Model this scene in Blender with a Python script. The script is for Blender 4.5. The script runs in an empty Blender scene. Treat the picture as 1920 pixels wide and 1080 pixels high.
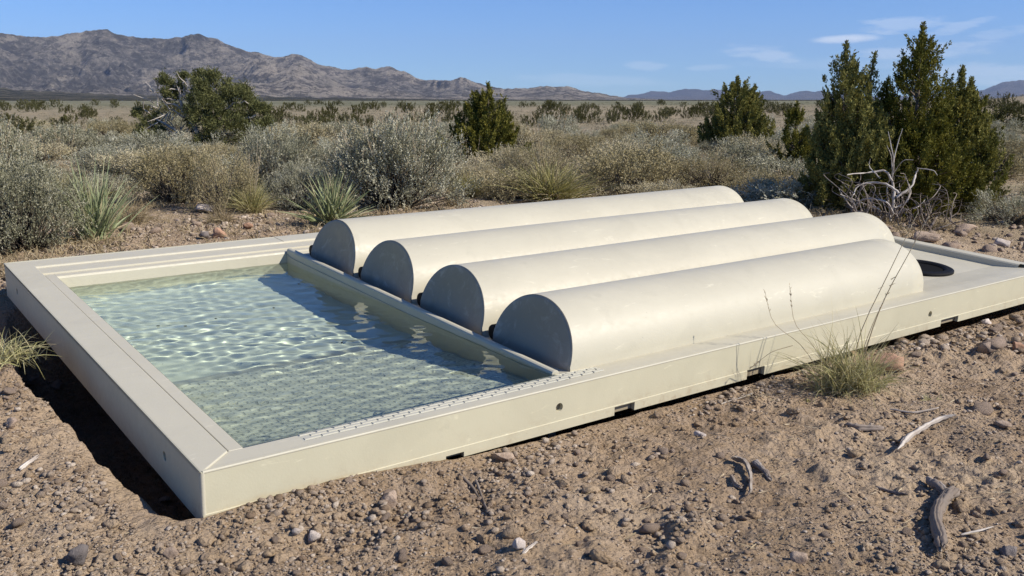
import bpy, bmesh, math, random
import numpy as np
from mathutils import Matrix, Vector
rad = math.radians
PI = math.pi
random.seed(7)
RNG = np.random.default_rng(11)
sc = bpy.context.scene

# ------------------------------------------------------------------ camera
FPX = 1800.4                      # focal length in photo pixels (1920 wide)
PITCH = math.atan(352 / FPX)
CAMZ = 0.905
cam = bpy.data.cameras.new('camera')
cam.sensor_width = 36.0
cam.lens = 36.0 * FPX / 1920
cam.clip_start = 0.05
cam.clip_end = 90000
camo = bpy.data.objects.new('camera', cam)
sc.collection.objects.link(camo)
camo.location = (0, 0, CAMZ)
camo.rotation_euler = (PI / 2 - PITCH, 0, 0)
sc.camera = camo

# ------------------------------------------------------------------ light
SUN_AZ, SUN_EL = 108.0, 38.0       # azimuth clockwise from +Y
sd = bpy.data.lights.new('sun', 'SUN')
sd.energy = 5.0
sd.angle = rad(0.53)
sd.color = (1.0, 0.93, 0.82)
sd.cycles.is_caustics_light = True
suno = bpy.data.objects.new('sun', sd)
sc.collection.objects.link(suno)
sdir = Vector((math.sin(rad(SUN_AZ)) * math.cos(rad(SUN_EL)), math.cos(rad(SUN_AZ)) * math.cos(rad(SUN_EL)), math.sin(rad(SUN_EL))))
suno.rotation_euler = sdir.to_track_quat('Z', 'Y').to_euler()
suno.location = (10, -6, 8)

world = bpy.data.worlds.new('World')
sc.world = world
world.use_nodes = True
wt = world.node_tree
wt.nodes.clear()


def nd(t, kind, **kw):
    n = t.nodes.new(kind)
    for k, v in kw.items():
        setattr(n, k, v)
    return n


def wmath(op, a, b=None, c=None, clamp=False):
    n = wt.nodes.new('ShaderNodeMath')
    n.operation = op
    n.use_clamp = clamp
    for i, v in enumerate((a, b, c)):
        if v is None:
            continue
        if isinstance(v, (int, float)):
            n.inputs[i].default_value = v
        else:
            wt.links.new(v, n.inputs[i])
    return n.outputs[0]


sky = nd(wt, 'ShaderNodeTexSky', sky_type='NISHITA', sun_disc=False)
sky.sun_elevation = rad(SUN_EL)
sky.sun_rotation = rad(SUN_AZ)
sky.altitude = 1800
sky.air_density = 1.0
sky.dust_density = 0.0
sky.ozone_density = 3.5
tc = nd(wt, 'ShaderNodeTexCoord')
sep = nd(wt, 'ShaderNodeSeparateXYZ')
wt.links.new(tc.outputs['Generated'], sep.inputs[0])
az = wmath('ARCTAN2', sep.outputs[0], sep.outputs[1])
el = wmath('ARCSINE', sep.outputs[2])
comb = nd(wt, 'ShaderNodeCombineXYZ')
wt.links.new(wmath('MULTIPLY', az, 26.0), comb.inputs[0])
wt.links.new(wmath('MULTIPLY', el, 120.0), comb.inputs[1])
cn = nd(wt, 'ShaderNodeTexNoise')
cn.inputs['Scale'].default_value = 1.0
cn.inputs['Detail'].default_value = 6.0
cn.inputs['Roughness'].default_value = 0.62
wt.links.new(comb.outputs[0], cn.inputs['Vector'])
noise = wmath('SUBTRACT', cn.outputs['Fac'], 0.5)


def skydir(px, py):
    d = Vector(((px - 960) / FPX, 1.0, 0))
    cy, sy = math.cos(PITCH), math.sin(PITCH)
    v = (540 - py) / FPX
    w = Vector(((px - 960) / FPX, cy + v * sy, -sy + v * cy)).normalized()
    return math.atan2(w.x, w.y), math.asin(w.z)


total = None
for px, py, hw, hh, tilt, dens, rough in [
        (1586, 73, 62, 9, 0.02, 0.75, 0.5), (1438, 101, 72, 15, -0.12, 0.36, 1.6), (1212, 124, 46, 9, -0.02, 0.22, 1.4),
        (1335, 127, 50, 7, 0.02, 0.20, 1.3), (1690, 45, 70, 16, 0.0, 0.30, 2.2), (1795, 52, 62, 10, 0.25, 0.26, 2.0),
        (1730, 97, 120, 15, 0.05, 0.36, 1.4), (1860, 140, 190, 20, -0.02, 0.34, 1.2), (1110, 150, 170, 12, -0.03, 0.15, 1.0),
        (1900, 58, 70, 10, 0.1, 0.2, 2.0), (2200, 90, 200, 20, 0.1, 0.4, 2.0), (1560, 120, 180, 12, 0, .12, 1.5)]:
    a0, e0 = skydir(px, py)
    da = wmath('MULTIPLY', wmath('SUBTRACT', az, a0), 1.0)
    de = wmath('SUBTRACT', wmath('SUBTRACT', el, e0), wmath('MULTIPLY', da, tilt))
    r2 = wmath('ADD', wmath('POWER', wmath('ABSOLUTE', wmath('DIVIDE', da, hw / FPX)), 2.0),
               wmath('POWER', wmath('ABSOLUTE', wmath('DIVIDE', de, hh / FPX)), 2.0))
    m = wmath('SUBTRACT', 1.0, r2)
    m = wmath('ADD', m, wmath('MULTIPLY', noise, rough * 2.2))
    sm = nd(wt, 'ShaderNodeMapRange', interpolation_type='SMOOTHSTEP')
    sm.inputs['From Min'].default_value = -0.1
    sm.inputs['From Max'].default_value = 1.0
    wt.links.new(m, sm.inputs['Value'])
    g = wmath('MULTIPLY', sm.outputs[0], dens)
    total = g if total is None else wmath('MAXIMUM', total, g)
mixc = nd(wt, 'ShaderNodeMix', data_type='RGBA')
wt.links.new(total, mixc.inputs['Factor'])
tintn = nd(wt, 'ShaderNodeMix', data_type='RGBA', blend_type='MULTIPLY')
tintn.inputs['Factor'].default_value = 1.0
wt.links.new(sky.outputs[0], tintn.inputs[6])
tintn.inputs[7].default_value = (.58, .87, 1.30, 1)
wt.links.new(tintn.outputs[2], mixc.inputs[6])
mixc.inputs[7].default_value = (9.5, 10.2, 11.0, 1)
bg = nd(wt, 'ShaderNodeBackground')
bg.inputs['Strength'].default_value = 0.085
wt.links.new(mixc.outputs[2], bg.inputs['Color'])
wo = nd(wt, 'ShaderNodeOutputWorld')
wt.links.new(bg.outputs[0], wo.inputs['Surface'])

sc.view_settings.view_transform = 'Standard'
sc.view_settings.look = 'None'
sc.view_settings.exposure = 0.32
sc.view_settings.gamma = 1.0
cy_ = sc.cycles
cy_.use_denoising = True
cy_.max_bounces = 8
cy_.transparent_max_bounces = 12
cy_.volume_bounces = 0
cy_.caustics_reflective = False
cy_.caustics_refractive = True
cy_.sample_clamp_indirect = 5.0
cy_.blur_glossy = 0.5

# ------------------------------------------------------------------ noise helpers


def _h(ix, iy, seed):
    n = (ix.astype(np.int64) * 374761393 + iy.astype(np.int64) * 668265263 + seed * 1442695041) & 0xffffffff
    n = ((n ^ (n >> 13)) * 1274126177) & 0xffffffff
    n = (n ^ (n >> 16)) & 0xffff
    return n * (2 * PI / 65536.0)


def perlin(x, y, seed=0):
    x0 = np.floor(x)
    y0 = np.floor(y)
    fx, fy = x - x0, y - y0
    u = fx * fx * fx * (fx * (fx * 6 - 15) + 10)
    v = fy * fy * fy * (fy * (fy * 6 - 15) + 10)

    def g(dx, dy):
        a = _h(x0 + dx, y0 + dy, seed)
        return np.cos(a) * (fx - dx) + np.sin(a) * (fy - dy)
    n0 = g(0, 0) * (1 - u) + g(1, 0) * u
    n1 = g(0, 1) * (1 - u) + g(1, 1) * u
    return (n0 * (1 - v) + n1 * v) * 1.5


def fbm(x, y, octv=4, seed=0, gain=.5):
    s, a, f = 0, 1, 1
    for i in range(octv):
        s = s + a * perlin(x * f + 17.3 * i, y * f - 9.1 * i, seed + i)
        a *= gain
        f *= 2.03
    return s


def ridged(x, y, octv=5, seed=0, gain=.5):
    s, a, f, w = 0, 1, 1, 1
    for i in range(octv):
        n = 1 - np.abs(perlin(x * f + 7.7 * i, y * f + 3.3 * i, seed + i)) * 1.6
        n = np.clip(n, 0, 1) ** 2
        s = s + a * n * w
        w = np.clip(n * 1.6, 0, 1)
        a *= gain
        f *= 2.05
    return s


def sstep(a, b, x):
    t = np.clip((np.asarray(x, float) - a) / (b - a), 0, 1)
    return t * t * (3 - 2 * t)


# ------------------------------------------------------------------ trough frame of reference
RW = np.array([[0.7986593258940505, -0.600498256136928, 0.039308084902316465],
               [0.6017339857022213, 0.7960510559295734, -0.06495326629684678],
               [0.007713080649007678, 0.07552854247371796, 0.9971138087785809]])
TW = np.array([-0.6611473152, 1.9274239834838958, -0.7769914178847168 + CAMZ])
DH, DW, DL = 0.1286, 2.16, 3.90


def dev(u, v, w):
    return RW @ np.array([u, v, w]) + TW


def dev_uv(x, y):
    d0, d1 = x - TW[0], y - TW[1]
    m = RW[:2, :2]
    inv = np.linalg.inv(m)
    return inv[0, 0] * d0 + inv[0, 1] * d1, inv[1, 0] * d0 + inv[1, 1] * d1


def ground_base(x, y):
    u, v = dev_uv(x, y)
    r = np.hypot(x, y)
    z = .165 * sstep(0.1, 2.3, v)
    # heap of soil at the near left corner, berm along the left side
    wob = fbm(x * 3.1, y * 3.1, 2, 40) * .05
    nearc = np.exp(-((u - .22) / .34) ** 2) * np.exp(-((v + .03) / .09) ** 2)
    z = z + .042 * nearc
    z = z + .085 * np.exp(-((u + .24 + wob) / .2) ** 2) * sstep(-.1, .45, v) * (1 - sstep(1.3, 1.9, v))
    # pit beside the left side
    po = -.030 - .085 * sstep(.0, 1.0, v)
    pit = sstep(po - .05 + wob * .6, po + .03 + wob * .6, u) * (1 - sstep(3.7, 3.85, u)) * sstep(.0, .35, v) * (1 - sstep(1.9, 2.25, v + wob))
    inn = sstep(-.02, .03, u) * (1 - sstep(3.84, 3.89, u)) * sstep(.0, .10, v) * (1 - sstep(2.08, 2.15, v))
    z = z - .30 * pit * (1 - inn)
    z = z * (1 - inn) + (-.36) * inn
    # land further out
    far = sstep(7, 25, r)
    z = z + far * fbm(x / 17.0, y / 17.0, 3, 5) * .13
    a = np.arctan2(x, y)
    z = z + 1.25 * np.exp(-((a - .56) / .16) ** 2) * sstep(22, 70, r) * (1 - sstep(80, 500, r))
    z = z - .25 * sstep(15, 60, r)*(1-sstep(200,900,r)) * np.exp(-((a + .35) / .4) ** 2)
    return z


def ground_h(x, y, detail=True):
    x = np.asarray(x, float)
    y = np.asarray(y, float)
    z = ground_base(x, y)
    if detail:
        r = np.hypot(x, y)
        u, v = dev_uv(x, y)
        near = 1 - sstep(5, 9, r)
        keep = 1 - .75 * np.exp(-(v / .05) ** 2) * sstep(-.05, .05, u)
        n = fbm(x * 1.7, y * 1.7, 2, 1) * .016
        n = n + fbm(x * 6.5, y * 6.5, 3, 3) * .011
        cl = sstep(-.1, .5, fbm(x * 1.3 + 3, y * 1.3, 2, 22))
        n = n + (ridged(x * 9, y * 9, 3, 8) - .8) * .006 * (.4 + cl)
        n = n + fbm(x * 34, y * 34, 3, 12, .65) * .0060 * (.5 + cl) + np.abs(fbm(x * 17, y * 17, 3, 15, .6)) * .008 * cl
        # scuffed furrows, lower right of the picture
        fur = np.exp(-((x - .42) / .45) ** 2 - ((y - 1.95) / .32) ** 2)
        cd = ridged(x * 5.2 + 9, y * 5.2, 4, 66, .6)
        n = n + (cd - .9) * .012 * sstep(-.2, .4, fbm(x * 1.9 + 1, y * 1.9 + 5, 2, 23))
        n = n + fur * np.sin((x * 16 + y * 26) + fbm(x * 5, y * 5, 2, 31) * 5) * .005
        z = z + n * near * keep + (1 - near) * fbm(x * 1.2, y * 1.2, 3, 9) * .03 * (1 - sstep(60, 150, r))
    return z


def ray(px, py):
    v = (540 - py) / FPX
    return np.array([(px - 960) / FPX, math.cos(PITCH) + v * math.sin(PITCH), -math.sin(PITCH) + v * math.cos(PITCH)])


def at(px, py):
    """where the ground lies in the direction of a photo pixel"""
    d = ray(px, py)
    t = np.geomspace(1.0, 3000, 3000)
    x, y = d[0] * t, d[1] * t
    g = ground_base(x, y)
    hit = np.nonzero(CAMZ + d[2] * t < g)[0]
    i = hit[0] if len(hit) else len(t) - 1
    return float(x[i]), float(y[i]), float(np.hypot(x[i], y[i]))


# ------------------------------------------------------------------ mesh helpers
COL = sc.collection


def mesh_np(name, V, F, mat, parent=None, tint=None, smooth=False, link=True):
    V = np.asarray(V, np.float32)
    F = np.asarray(F, np.int32)
    me = bpy.data.meshes.new(name)
    k = F.shape[1]
    me.vertices.add(len(V))
    me.vertices.foreach_set('co', V.ravel())
    me.loops.add(F.size)
    me.loops.foreach_set('vertex_index', F.ravel())
    me.polygons.add(len(F))
    me.polygons.foreach_set('loop_start', np.arange(0, F.size, k, dtype=np.int32))
    me.polygons.foreach_set('loop_total', np.full(len(F), k, np.int32))
    if smooth:
        me.polygons.foreach_set('use_smooth', np.ones(len(F), bool))
    me.update(calc_edges=True)
    if tint is not None:
        at_ = me.attributes.new('tint', 'FLOAT', 'FACE')
        at_.data.foreach_set('value', np.asarray(tint, np.float32))
    me.materials.append(mat)
    o = bpy.data.objects.new(name, me)
    if link:
        COL.objects.link(o)
    if parent:
        o.parent = parent
    return o


class PM:
    """collects quads (or tris stored as degenerate-free lists) for one mesh"""

    def __init__(s):
        s.v, s.f, s.t, s.n = [], [], [], 0

    def add(s, V, F, tint=None):
        V = np.asarray(V, float)
        F = np.asarray(F, int)
        s.v.append(V)
        s.f.append(F + s.n)
        s.t.append(np.full(len(F), .5) if tint is None else (np.full(len(F), tint) if np.isscalar(tint) else tint))
        s.n += len(V)

    def leaves(s, C, D, L, Wd, tint=None, rng=RNG):
        """quads centred on a line from C along D"""
        C = np.asarray(C, float)
        D = np.asarray(D, float)
        n = len(C)
        D = D / (np.linalg.norm(D, axis=1, keepdims=True) + 1e-9)
        R = rng.normal(size=(n, 3))
        S = np.cross(D, R)
        S /= np.linalg.norm(S, axis=1, keepdims=True) + 1e-9
        L = np.broadcast_to(np.asarray(L, float), (n,))[:, None]
        Wd = np.broadcast_to(np.asarray(Wd, float), (n,))[:, None]
        V = np.stack([C - S * Wd * .25, C + D * L * .55 - S * Wd * .5, C + D * L, C + D * L * .55 + S * Wd * .5], 1).reshape(-1, 3)
        F = np.arange(4 * n).reshape(n, 4)
        s.add(V, F, rng.random(n) if tint is None else tint)

    def blades(s, C, D, L, Wd, droop, seg=4, tint=None, rng=RNG):
        """tapered curved blades"""
        C = np.asarray(C, float)
        D = np.asarray(D, float)
        n = len(C)
        D = D / (np.linalg.norm(D, axis=1, keepdims=True) + 1e-9)
        S = np.cross(D, rng.normal(size=(n, 3)))
        S /= np.linalg.norm(S, axis=1, keepdims=True) + 1e-9
        L = np.broadcast_to(np.asarray(L, float), (n,))[:, None]
        Wd = np.broadcast_to(np.asarray(Wd, float), (n,))[:, None]
        droop = np.broadcast_to(np.asarray(droop, float), (n,))[:, None]
        side = D.copy()
        side[:, 2] = 0
        side /= np.linalg.norm(side, axis=1, keepdims=True) + 1e-9
        rows = []
        for i in range(seg + 1):
            t = i / seg
            P = C + D * L * t + (side * .5 - np.array([0, 0, 1.0])) * L * droop * t * t
            w = Wd * (1 - t ** 1.6) + .0004
            rows += [P - S * w * .5, P + S * w * .5]
        V = np.stack(rows, 1).reshape(-1, 3)
        b = (np.arange(n) * 2 * (seg + 1))[:, None]
        q = np.array([[2 * i, 2 * i + 1, 2 * i + 3, 2 * i + 2] for i in range(seg)])
        F = (b[:, None, :] + q[None]).reshape(-1, 4)
        t_ = rng.random(n) if tint is None else np.broadcast_to(np.asarray(tint, float), (n,))
        s.add(V, F, np.repeat(t_, seg))

    def tube(s, pts, radii, n=6, tint=.5):
        pts = np.asarray(pts, float)
        k = len(pts)
        T = np.gradient(pts, axis=0)
        T /= np.linalg.norm(T, axis=1, keepdims=True) + 1e-9
        ref = np.array([.31, .17, .93]) if abs(T[0][2]) < .8 else np.array([.9, .3, .1])
        V = []
        for i in range(k):
            a = np.cross(T[i], ref)
            a /= np.linalg.norm(a) + 1e-9
            b = np.cross(T[i], a)
            th = np.arange(n) * 2 * PI / n
            V.append(pts[i] + radii[i] * (np.cos(th)[:, None] * a + np.sin(th)[:, None] * b))
        F = [[i * n + j, i * n + (j + 1) % n, (i + 1) * n + (j + 1) % n, (i + 1) * n + j] for i in range(k - 1) for j in range(n)]
        s.add(np.concatenate(V), F, tint)

    def build(s, name, mat, parent=None, smooth=False):
        return mesh_np(name, np.concatenate(s.v), np.concatenate(s.f), mat, parent, np.concatenate(s.t), smooth)


def bm_obj(name, bm, mat, parent=None, smooth=False, bevel=0, seg=2):
    me = bpy.data.meshes.new(name)
    bm.normal_update()
    bm.to_mesh(me)
    bm.free()
    me.materials.append(mat)
    if smooth:
        for p in me.polygons:
            p.use_smooth = True
    o = bpy.data.objects.new(name, me)
    COL.objects.link(o)
    if parent:
        o.parent = parent
    if bevel:
        m = o.modifiers.new('bevel', 'BEVEL')
        m.width = bevel
        m.segments = seg
        m.limit_method = 'ANGLE'
        m.angle_limit = rad(35)
        m.harden_normals = False
    return o


def tag(o, label=None, cat=None, group=None, kind=None):
    if label:
        o['label'] = label
    if cat:
        o['category'] = cat
    if group:
        o['group'] = group
    if kind:
        o['kind'] = kind
    return o


def empty(name, loc, rz=0):
    o = bpy.data.objects.new(name, None)
    COL.objects.link(o)
    o.location = loc
    o.rotation_euler = (0, 0, rz)
    o.empty_display_size = .1
    return o


def copy_tree(o, parent=None):
    c = o.copy()
    COL.objects.link(c)
    c.parent = parent
    for ch in list(o.children):
        copy_tree(ch, c)
    return c


def box(bm, x0, x1, y0, y1, z0, z1):
    vs = [bm.verts.new((x, y, z)) for z in (z0, z1) for y in (y0, y1) for x in (x0, x1)]
    for f in ((0, 2, 3, 1), (4, 5, 7, 6), (0, 1, 5, 4), (2, 6, 7, 3), (0, 4, 6, 2), (1, 3, 7, 5)):
        bm.faces.new([vs[i] for i in f])
    return vs


# ------------------------------------------------------------------ materials


class Mat:
    def __init__(s, name, rough=.8, spec=.3):
        s.m = bpy.data.materials.new(name)
        s.m.use_nodes = True
        s.t = s.m.node_tree
        s.p = s.t.nodes['Principled BSDF']
        s.p.inputs['Roughness'].default_value = rough
        s.p.inputs['Specular IOR Level'].default_value = spec
        s.tc = s.t.nodes.new('ShaderNodeTexCoord')

    def new(s, kind, **kw):
        return nd(s.t, kind, **kw)

    def ln(s, a, b):
        s.t.links.new(a, b)

    def noise(s, scale, detail=4, rough=.55, coord='Object', vec=None, dist=0):
        n = s.new('ShaderNodeTexNoise')
        n.inputs['Scale'].default_value = scale
        n.inputs['Detail'].default_value = detail
        n.inputs['Roughness'].default_value = rough
        n.inputs['Distortion'].default_value = dist
        s.ln(vec if vec is not None else s.tc.outputs[coord], n.inputs['Vector'])
        return n.outputs['Fac']

    def ramp(s, fac, stops, interp='LINEAR'):
        r = s.new('ShaderNodeValToRGB')
        cr = r.color_ramp
        cr.interpolation = interp
        while len(cr.elements) < len(stops):
            cr.elements.new(.5)
        for e, (p, c) in zip(cr.elements, stops):
            e.position = p
            e.color = (*c, 1) if len(c) == 3 else c
        s.ln(fac, r.inputs[0])
        return r.outputs[0]

    def mix(s, fac, a, b, mode='MIX'):
        m = s.new('ShaderNodeMix', data_type='RGBA', blend_type=mode)
        for i, v in ((0, fac), (6, a), (7, b)):
            if isinstance(v, (int, float)):
                m.inputs[i].default_value = v
            elif isinstance(v, tuple):
                m.inputs[i].default_value = (*v, 1)
            else:
                s.ln(v, m.inputs[i])
        return m.outputs[2]

    def math(s, op, a, b=0.0, clamp=False):
        n = s.new('ShaderNodeMath', operation=op, use_clamp=clamp)
        for i, v in enumerate((a, b)):
            if isinstance(v, (int, float)):
                n.inputs[i].default_value = v
            else:
                s.ln(v, n.inputs[i])
        return n.outputs[0]

    def rng(s, v, a, b, c=0, d=1):
        n = s.new('ShaderNodeMapRange', interpolation_type='SMOOTHSTEP')
        s.ln(v, n.inputs[0])
        for i, k in enumerate((a, b, c, d)):
            n.inputs[i + 1].default_value = k
        return n.outputs[0]

    def color(s, c):
        if isinstance(c, tuple):
            s.p.inputs['Base Color'].default_value = (*c, 1)
        else:
            s.ln(c, s.p.inputs['Base Color'])

    def bump(s, h, dist, strength=1.0, prev=None):
        b = s.new('ShaderNodeBump')
        b.inputs['Strength'].default_value = strength
        b.inputs['Distance'].default_value = dist
        s.ln(h, b.inputs['Height'])
        if prev is not None:
            s.ln(prev, b.inputs['Normal'])
        s.ln(b.outputs[0], s.p.inputs['Normal'])
        return b.outputs[0]


def plastic(name, tiles=False, grey=0.0, smudge=.0, splash=False, base=(.485, .452, .35)):
    m = Mat(name, .55, .32)
    a = m.noise(2.3, 5, .6)
    b = m.noise(40, 3, .6)
    c = m.ramp(a, [(.25, tuple(x * .93 for x in base)), (.75, tuple(min(1, x * 1.06) for x in base))])
    # faint scuffs and pale scratches
    mp = m.new('ShaderNodeMapping')
    mp.inputs['Scale'].default_value = (6, 26, 20)
    mp.inputs['Rotation'].default_value = (0, 0, .25)
    m.ln(m.tc.outputs['Object'], mp.inputs[0])
    sc_ = m.rng(m.noise(1.6, 6, .7, vec=mp.outputs[0], dist=.8), .60, .70)
    c = m.mix(m.math('MULTIPLY', sc_, .5), c, tuple(min(1, x * 1.35) for x in base))
    dirt = m.rng(m.noise(9, 6, .7), .58, .78)
    c = m.mix(m.math('MULTIPLY', dirt, .26), c, tuple(x * .62 for x in base))
    sm_ = m.rng(m.noise(3.4, 5, .65, dist=1.2), .50, .66)
    c = m.mix(m.math('MULTIPLY', sm_, .20), c, tuple(x * .80 for x in base))
    sp = m.rng(m.noise(130, 2, .6), .70, .76)
    c = m.mix(m.math('MULTIPLY', sp, .45), c, (.25, .23, .17))
    if splash:
        sx = m.new('ShaderNodeSeparateXYZ')
        m.ln(m.tc.outputs['Object'], sx.inputs[0])
        low = m.rng(sx.outputs[2], -.125, -.045, 1, 0)
        sp1 = m.rng(m.noise(26, 7, .75), .47, .70)
        sp2 = m.rng(m.noise(4, 4, .6), .35, .65)
        c = m.mix(m.math('MULTIPLY', m.math('MULTIPLY', low, m.math('ADD', m.math('MULTIPLY', sp1, .8), .15)), m.math('MULTIPLY', sp2, .75)), c, (.33, .25, .16))
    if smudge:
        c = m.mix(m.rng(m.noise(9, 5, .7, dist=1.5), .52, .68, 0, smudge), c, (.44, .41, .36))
    if grey:
        c = m.mix(grey, c, (.42, .42, .41))
    m.color(c)
    m.ln(m.rng(b, .3, .8, .42, .62), m.p.inputs['Roughness'])
    nb = m.bump(m.noise(160, 3, .6), .0006, .5)
    if tiles:
        br = m.new('ShaderNodeTexBrick')
        br.offset = .5
        br.inputs['Scale'].default_value = 1.0
        br.inputs['Mortar Size'].default_value = .0028
        br.inputs['Mortar Smooth'].default_value = .3
        br.inputs['Brick Width'].default_value = .044
        br.inputs['Row Height'].default_value = .0185
        br.inputs['Color1'].default_value = (1, 1, 1, 1)
        br.inputs['Color2'].default_value = (1, 1, 1, 1)
        br.inputs['Mortar'].default_value = (0, 0, 0, 1)
        m.ln(m.tc.outputs['Object'], br.inputs['Vector'])
        m.bump(br.outputs['Color'], .006, 1.0, nb)
    return m.m


M_PL = plastic('cream_plastic')
M_FLOOR = plastic('basin_plastic', base=(.68, .69, .575))
M_CAP = plastic('shaded_cap_plastic', base=(.265, .238, .195), smudge=.45)  # shade of the end faces, turned from the sun, put into the base colour
M_TREAD = plastic('tread_plastic', base=(.47, .45, .365))
M_TREADL = plastic('lightened_tread_plastic', base=(.70, .69, .575))  # lighter copy of the tread: colour brightens the dim ramp under water
M_GROOVE = plastic('groove_plastic', base=(.45, .44, .365))
M_SIDE = plastic('side_plastic', base=(.52, .485, .35), splash=True)

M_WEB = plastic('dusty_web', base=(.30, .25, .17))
m = Mat('black_rubber', .6, .15)
m.color((.007, .007, .007))
M_BLK = m.m
m = Mat('hollow_black', .9, .1)
m.color((.006, .006, .006))
M_HOLE = m.m


def soil():
    m = Mat('desert_soil', .95, .12)
    geo = m.new('ShaderNodeNewGeometry')
    sx = m.new('ShaderNodeSeparateXYZ')
    m.ln(geo.outputs['Position'], sx.inputs[0])
    ln = m.new('ShaderNodeVectorMath', operation='LENGTH')
    m.ln(geo.outputs['Position'], ln.inputs[0])
    r = ln.outputs['Value']
    P = geo.outputs['Position']
    a = m.noise(1.4, 5, .6, vec=P)
    b = m.noise(22, 6, .7, vec=P)
    c = m.noise(150, 3, .7, vec=P)
    base = m.ramp(a, [(.3, (.25, .17, .10)), (.5, (.375, .27, .168)), (.7, (.50, .385, .26))])
    base = m.mix(m.rng(b, .35, .75, 0, .55), base, (.44, .35, .27))
    base = m.mix(m.rng(c, .52, .8, 0, .5), base, (.22, .14, .09))
    # vegetated land further out
    n2 = m.noise(.55, 6, .7, vec=P)
    veg = m.ramp(n2, [(.3, (.14, .13, .08)), (.5, (.25, .215, .14)), (.62, (.34, .27, .18)), (.75, (.20, .18, .115))])
    base = m.mix(m.rng(r, 4.5, 9, 0, .85), base, veg)
    mp = m.new('ShaderNodeMapping')
    mp.inputs['Scale'].default_value = (.012, .012, .012)
    m.ln(P, mp.inputs[0])
    n3 = m.noise(1.0, 8, .7, vec=mp.outputs[0])
    n4 = m.noise(.22, 5, .75, vec=P)
    farc = m.ramp(n3, [(.35, (.125, .125, .075)), (.5, (.185, .178, .11)), (.65, (.27, .24, .16))])
    farc = m.mix(m.rng(n4, .46, .62, 0, .8), farc, (.085, .09, .05))
    base = m.mix(m.rng(r, 60, 220), base, farc)
    m.color(base)
    h = m.noise(60, 8, .75, vec=P)
    nb = m.bump(h, .014, .9)
    vo = m.new('ShaderNodeTexVoronoi', feature='F1')
    vo.inputs['Scale'].default_value = 75
    vo.inputs['Randomness'].default_value = 1
    wv = m.new('ShaderNodeTexNoise')
    wv.inputs['Scale'].default_value = 30
    m.ln(P, wv.inputs['Vector'])
    vm = m.new('ShaderNodeVectorMath', operation='MULTIPLY_ADD')
    m.ln(wv.outputs['Color'], vm.inputs[0])
    vm.inputs[1].default_value = (.035, .035, .035)
    m.ln(P, vm.inputs[2])
    m.ln(vm.outputs[0], vo.inputs['Vector'])
    m.bump(m.rng(vo.outputs['Distance'], .0, .75, 1, 0), .008, .7, nb)
    return m.m


M_SOIL = soil()


def tint_mat(name, stops, rough=.8, spec=.25, trans=0.0, patch=None):
    m = Mat(name, rough, spec)
    a = m.new('ShaderNodeAttribute')
    a.attribute_name = 'tint'
    c = m.ramp(a.outputs['Fac'], stops)
    if patch:
        c = m.mix(m.rng(m.noise(patch[0], 4, .6), .45, .62, 0, patch[2]), c, patch[1])
    oi = m.new('ShaderNodeObjectInfo')
    hv = m.new('ShaderNodeHueSaturation')
    m.ln(c, hv.inputs['Color'])
    m.ln(m.rng(oi.outputs['Random'], 0, 1, .78, 1.16), hv.inputs['Value'])
    m.ln(m.rng(oi.outputs['Random'], 0, 1, 1.1, .9), hv.inputs['Saturation'])
    m.color(hv.outputs[0])
    if trans:
        tr = m.new('ShaderNodeBsdfTranslucent')
        m.ln(hv.outputs[0], tr.inputs[0])
        mx = m.new('ShaderNodeMixShader')
        mx.inputs[0].default_value = trans
        m.ln(m.p.outputs[0], mx.inputs[1])
        m.ln(tr.outputs[0], mx.inputs[2])
        m.ln(mx.outputs[0], m.t.nodes['Material Output'].inputs['Surface'])
    return m.m


M_SAGE = tint_mat('sage_leaves', [(0, (.125, .125, .075)), (.5, (.325, .315, .21)), (1, (.66, .625, .48))], .85, .15, .2)
M_SAGE2 = tint_mat('rabbitbrush_leaves', [(0, (.21, .185, .10)), (.5, (.40, .345, .20)), (1, (.60, .52, .34))], .85, .15, .2)
M_TAN = tint_mat('dry_stalks', [(0, (.34, .26, .15)), (.5, (.50, .40, .25)), (1, (.64, .55, .38))], .8, .2, .25)
M_GREEN = tint_mat('green_blades', [(0, (.46, .39, .22)), (.35, (.30, .28, .10)), (.75, (.40, .37, .16)), (1, (.56, .50, .28))], .6, .35, .3)
M_YUC = tint_mat('yucca_blades', [(0, (.46, .40, .24)), (.3, (.20, .23, .11)), (.7, (.30, .34, .17)), (1, (.45, .47, .27))], .55, .4, .2)
M_JUN = tint_mat('juniper_foliage', [(0, (.075, .082, .018)), (.5, (.185, .175, .038)), (1, (.38, .33, .085))], .75, .25, .18)
M_JUND = tint_mat('old_juniper_foliage', [(0, (.05, .058, .016)), (.5, (.095, .10, .028)), (1, (.19, .185, .055))], .75, .25, .18)
M_JUNF = tint_mat('far_juniper_foliage', [(0, (.06, .062, .022)), (1, (.14, .13, .045))], .8, .2, .15)
M_WOOD = tint_mat('grey_dead_wood', [(0, (.12, .095, .08)), (.5, (.25, .21, .175)), (1, (.50, .45, .39))], .85, .2, 0, (14, (.24, .19, .15), .7))
M_STEM = tint_mat('shrub_stems', [(0, (.06, .05, .04)), (1, (.17, .145, .115))], .9, .1)
M_BARK = tint_mat('juniper_bark', [(0, (.13, .10, .08)), (1, (.26, .21, .17))], .9, .15, 0, (18, (.33, .30, .27), .5))
M_DGRASS = tint_mat('dry_grass_blades', [(0, (.24, .19, .11)), (.5, (.40, .32, .20)), (1, (.56, .47, .31))], .85, .15, .25)




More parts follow.
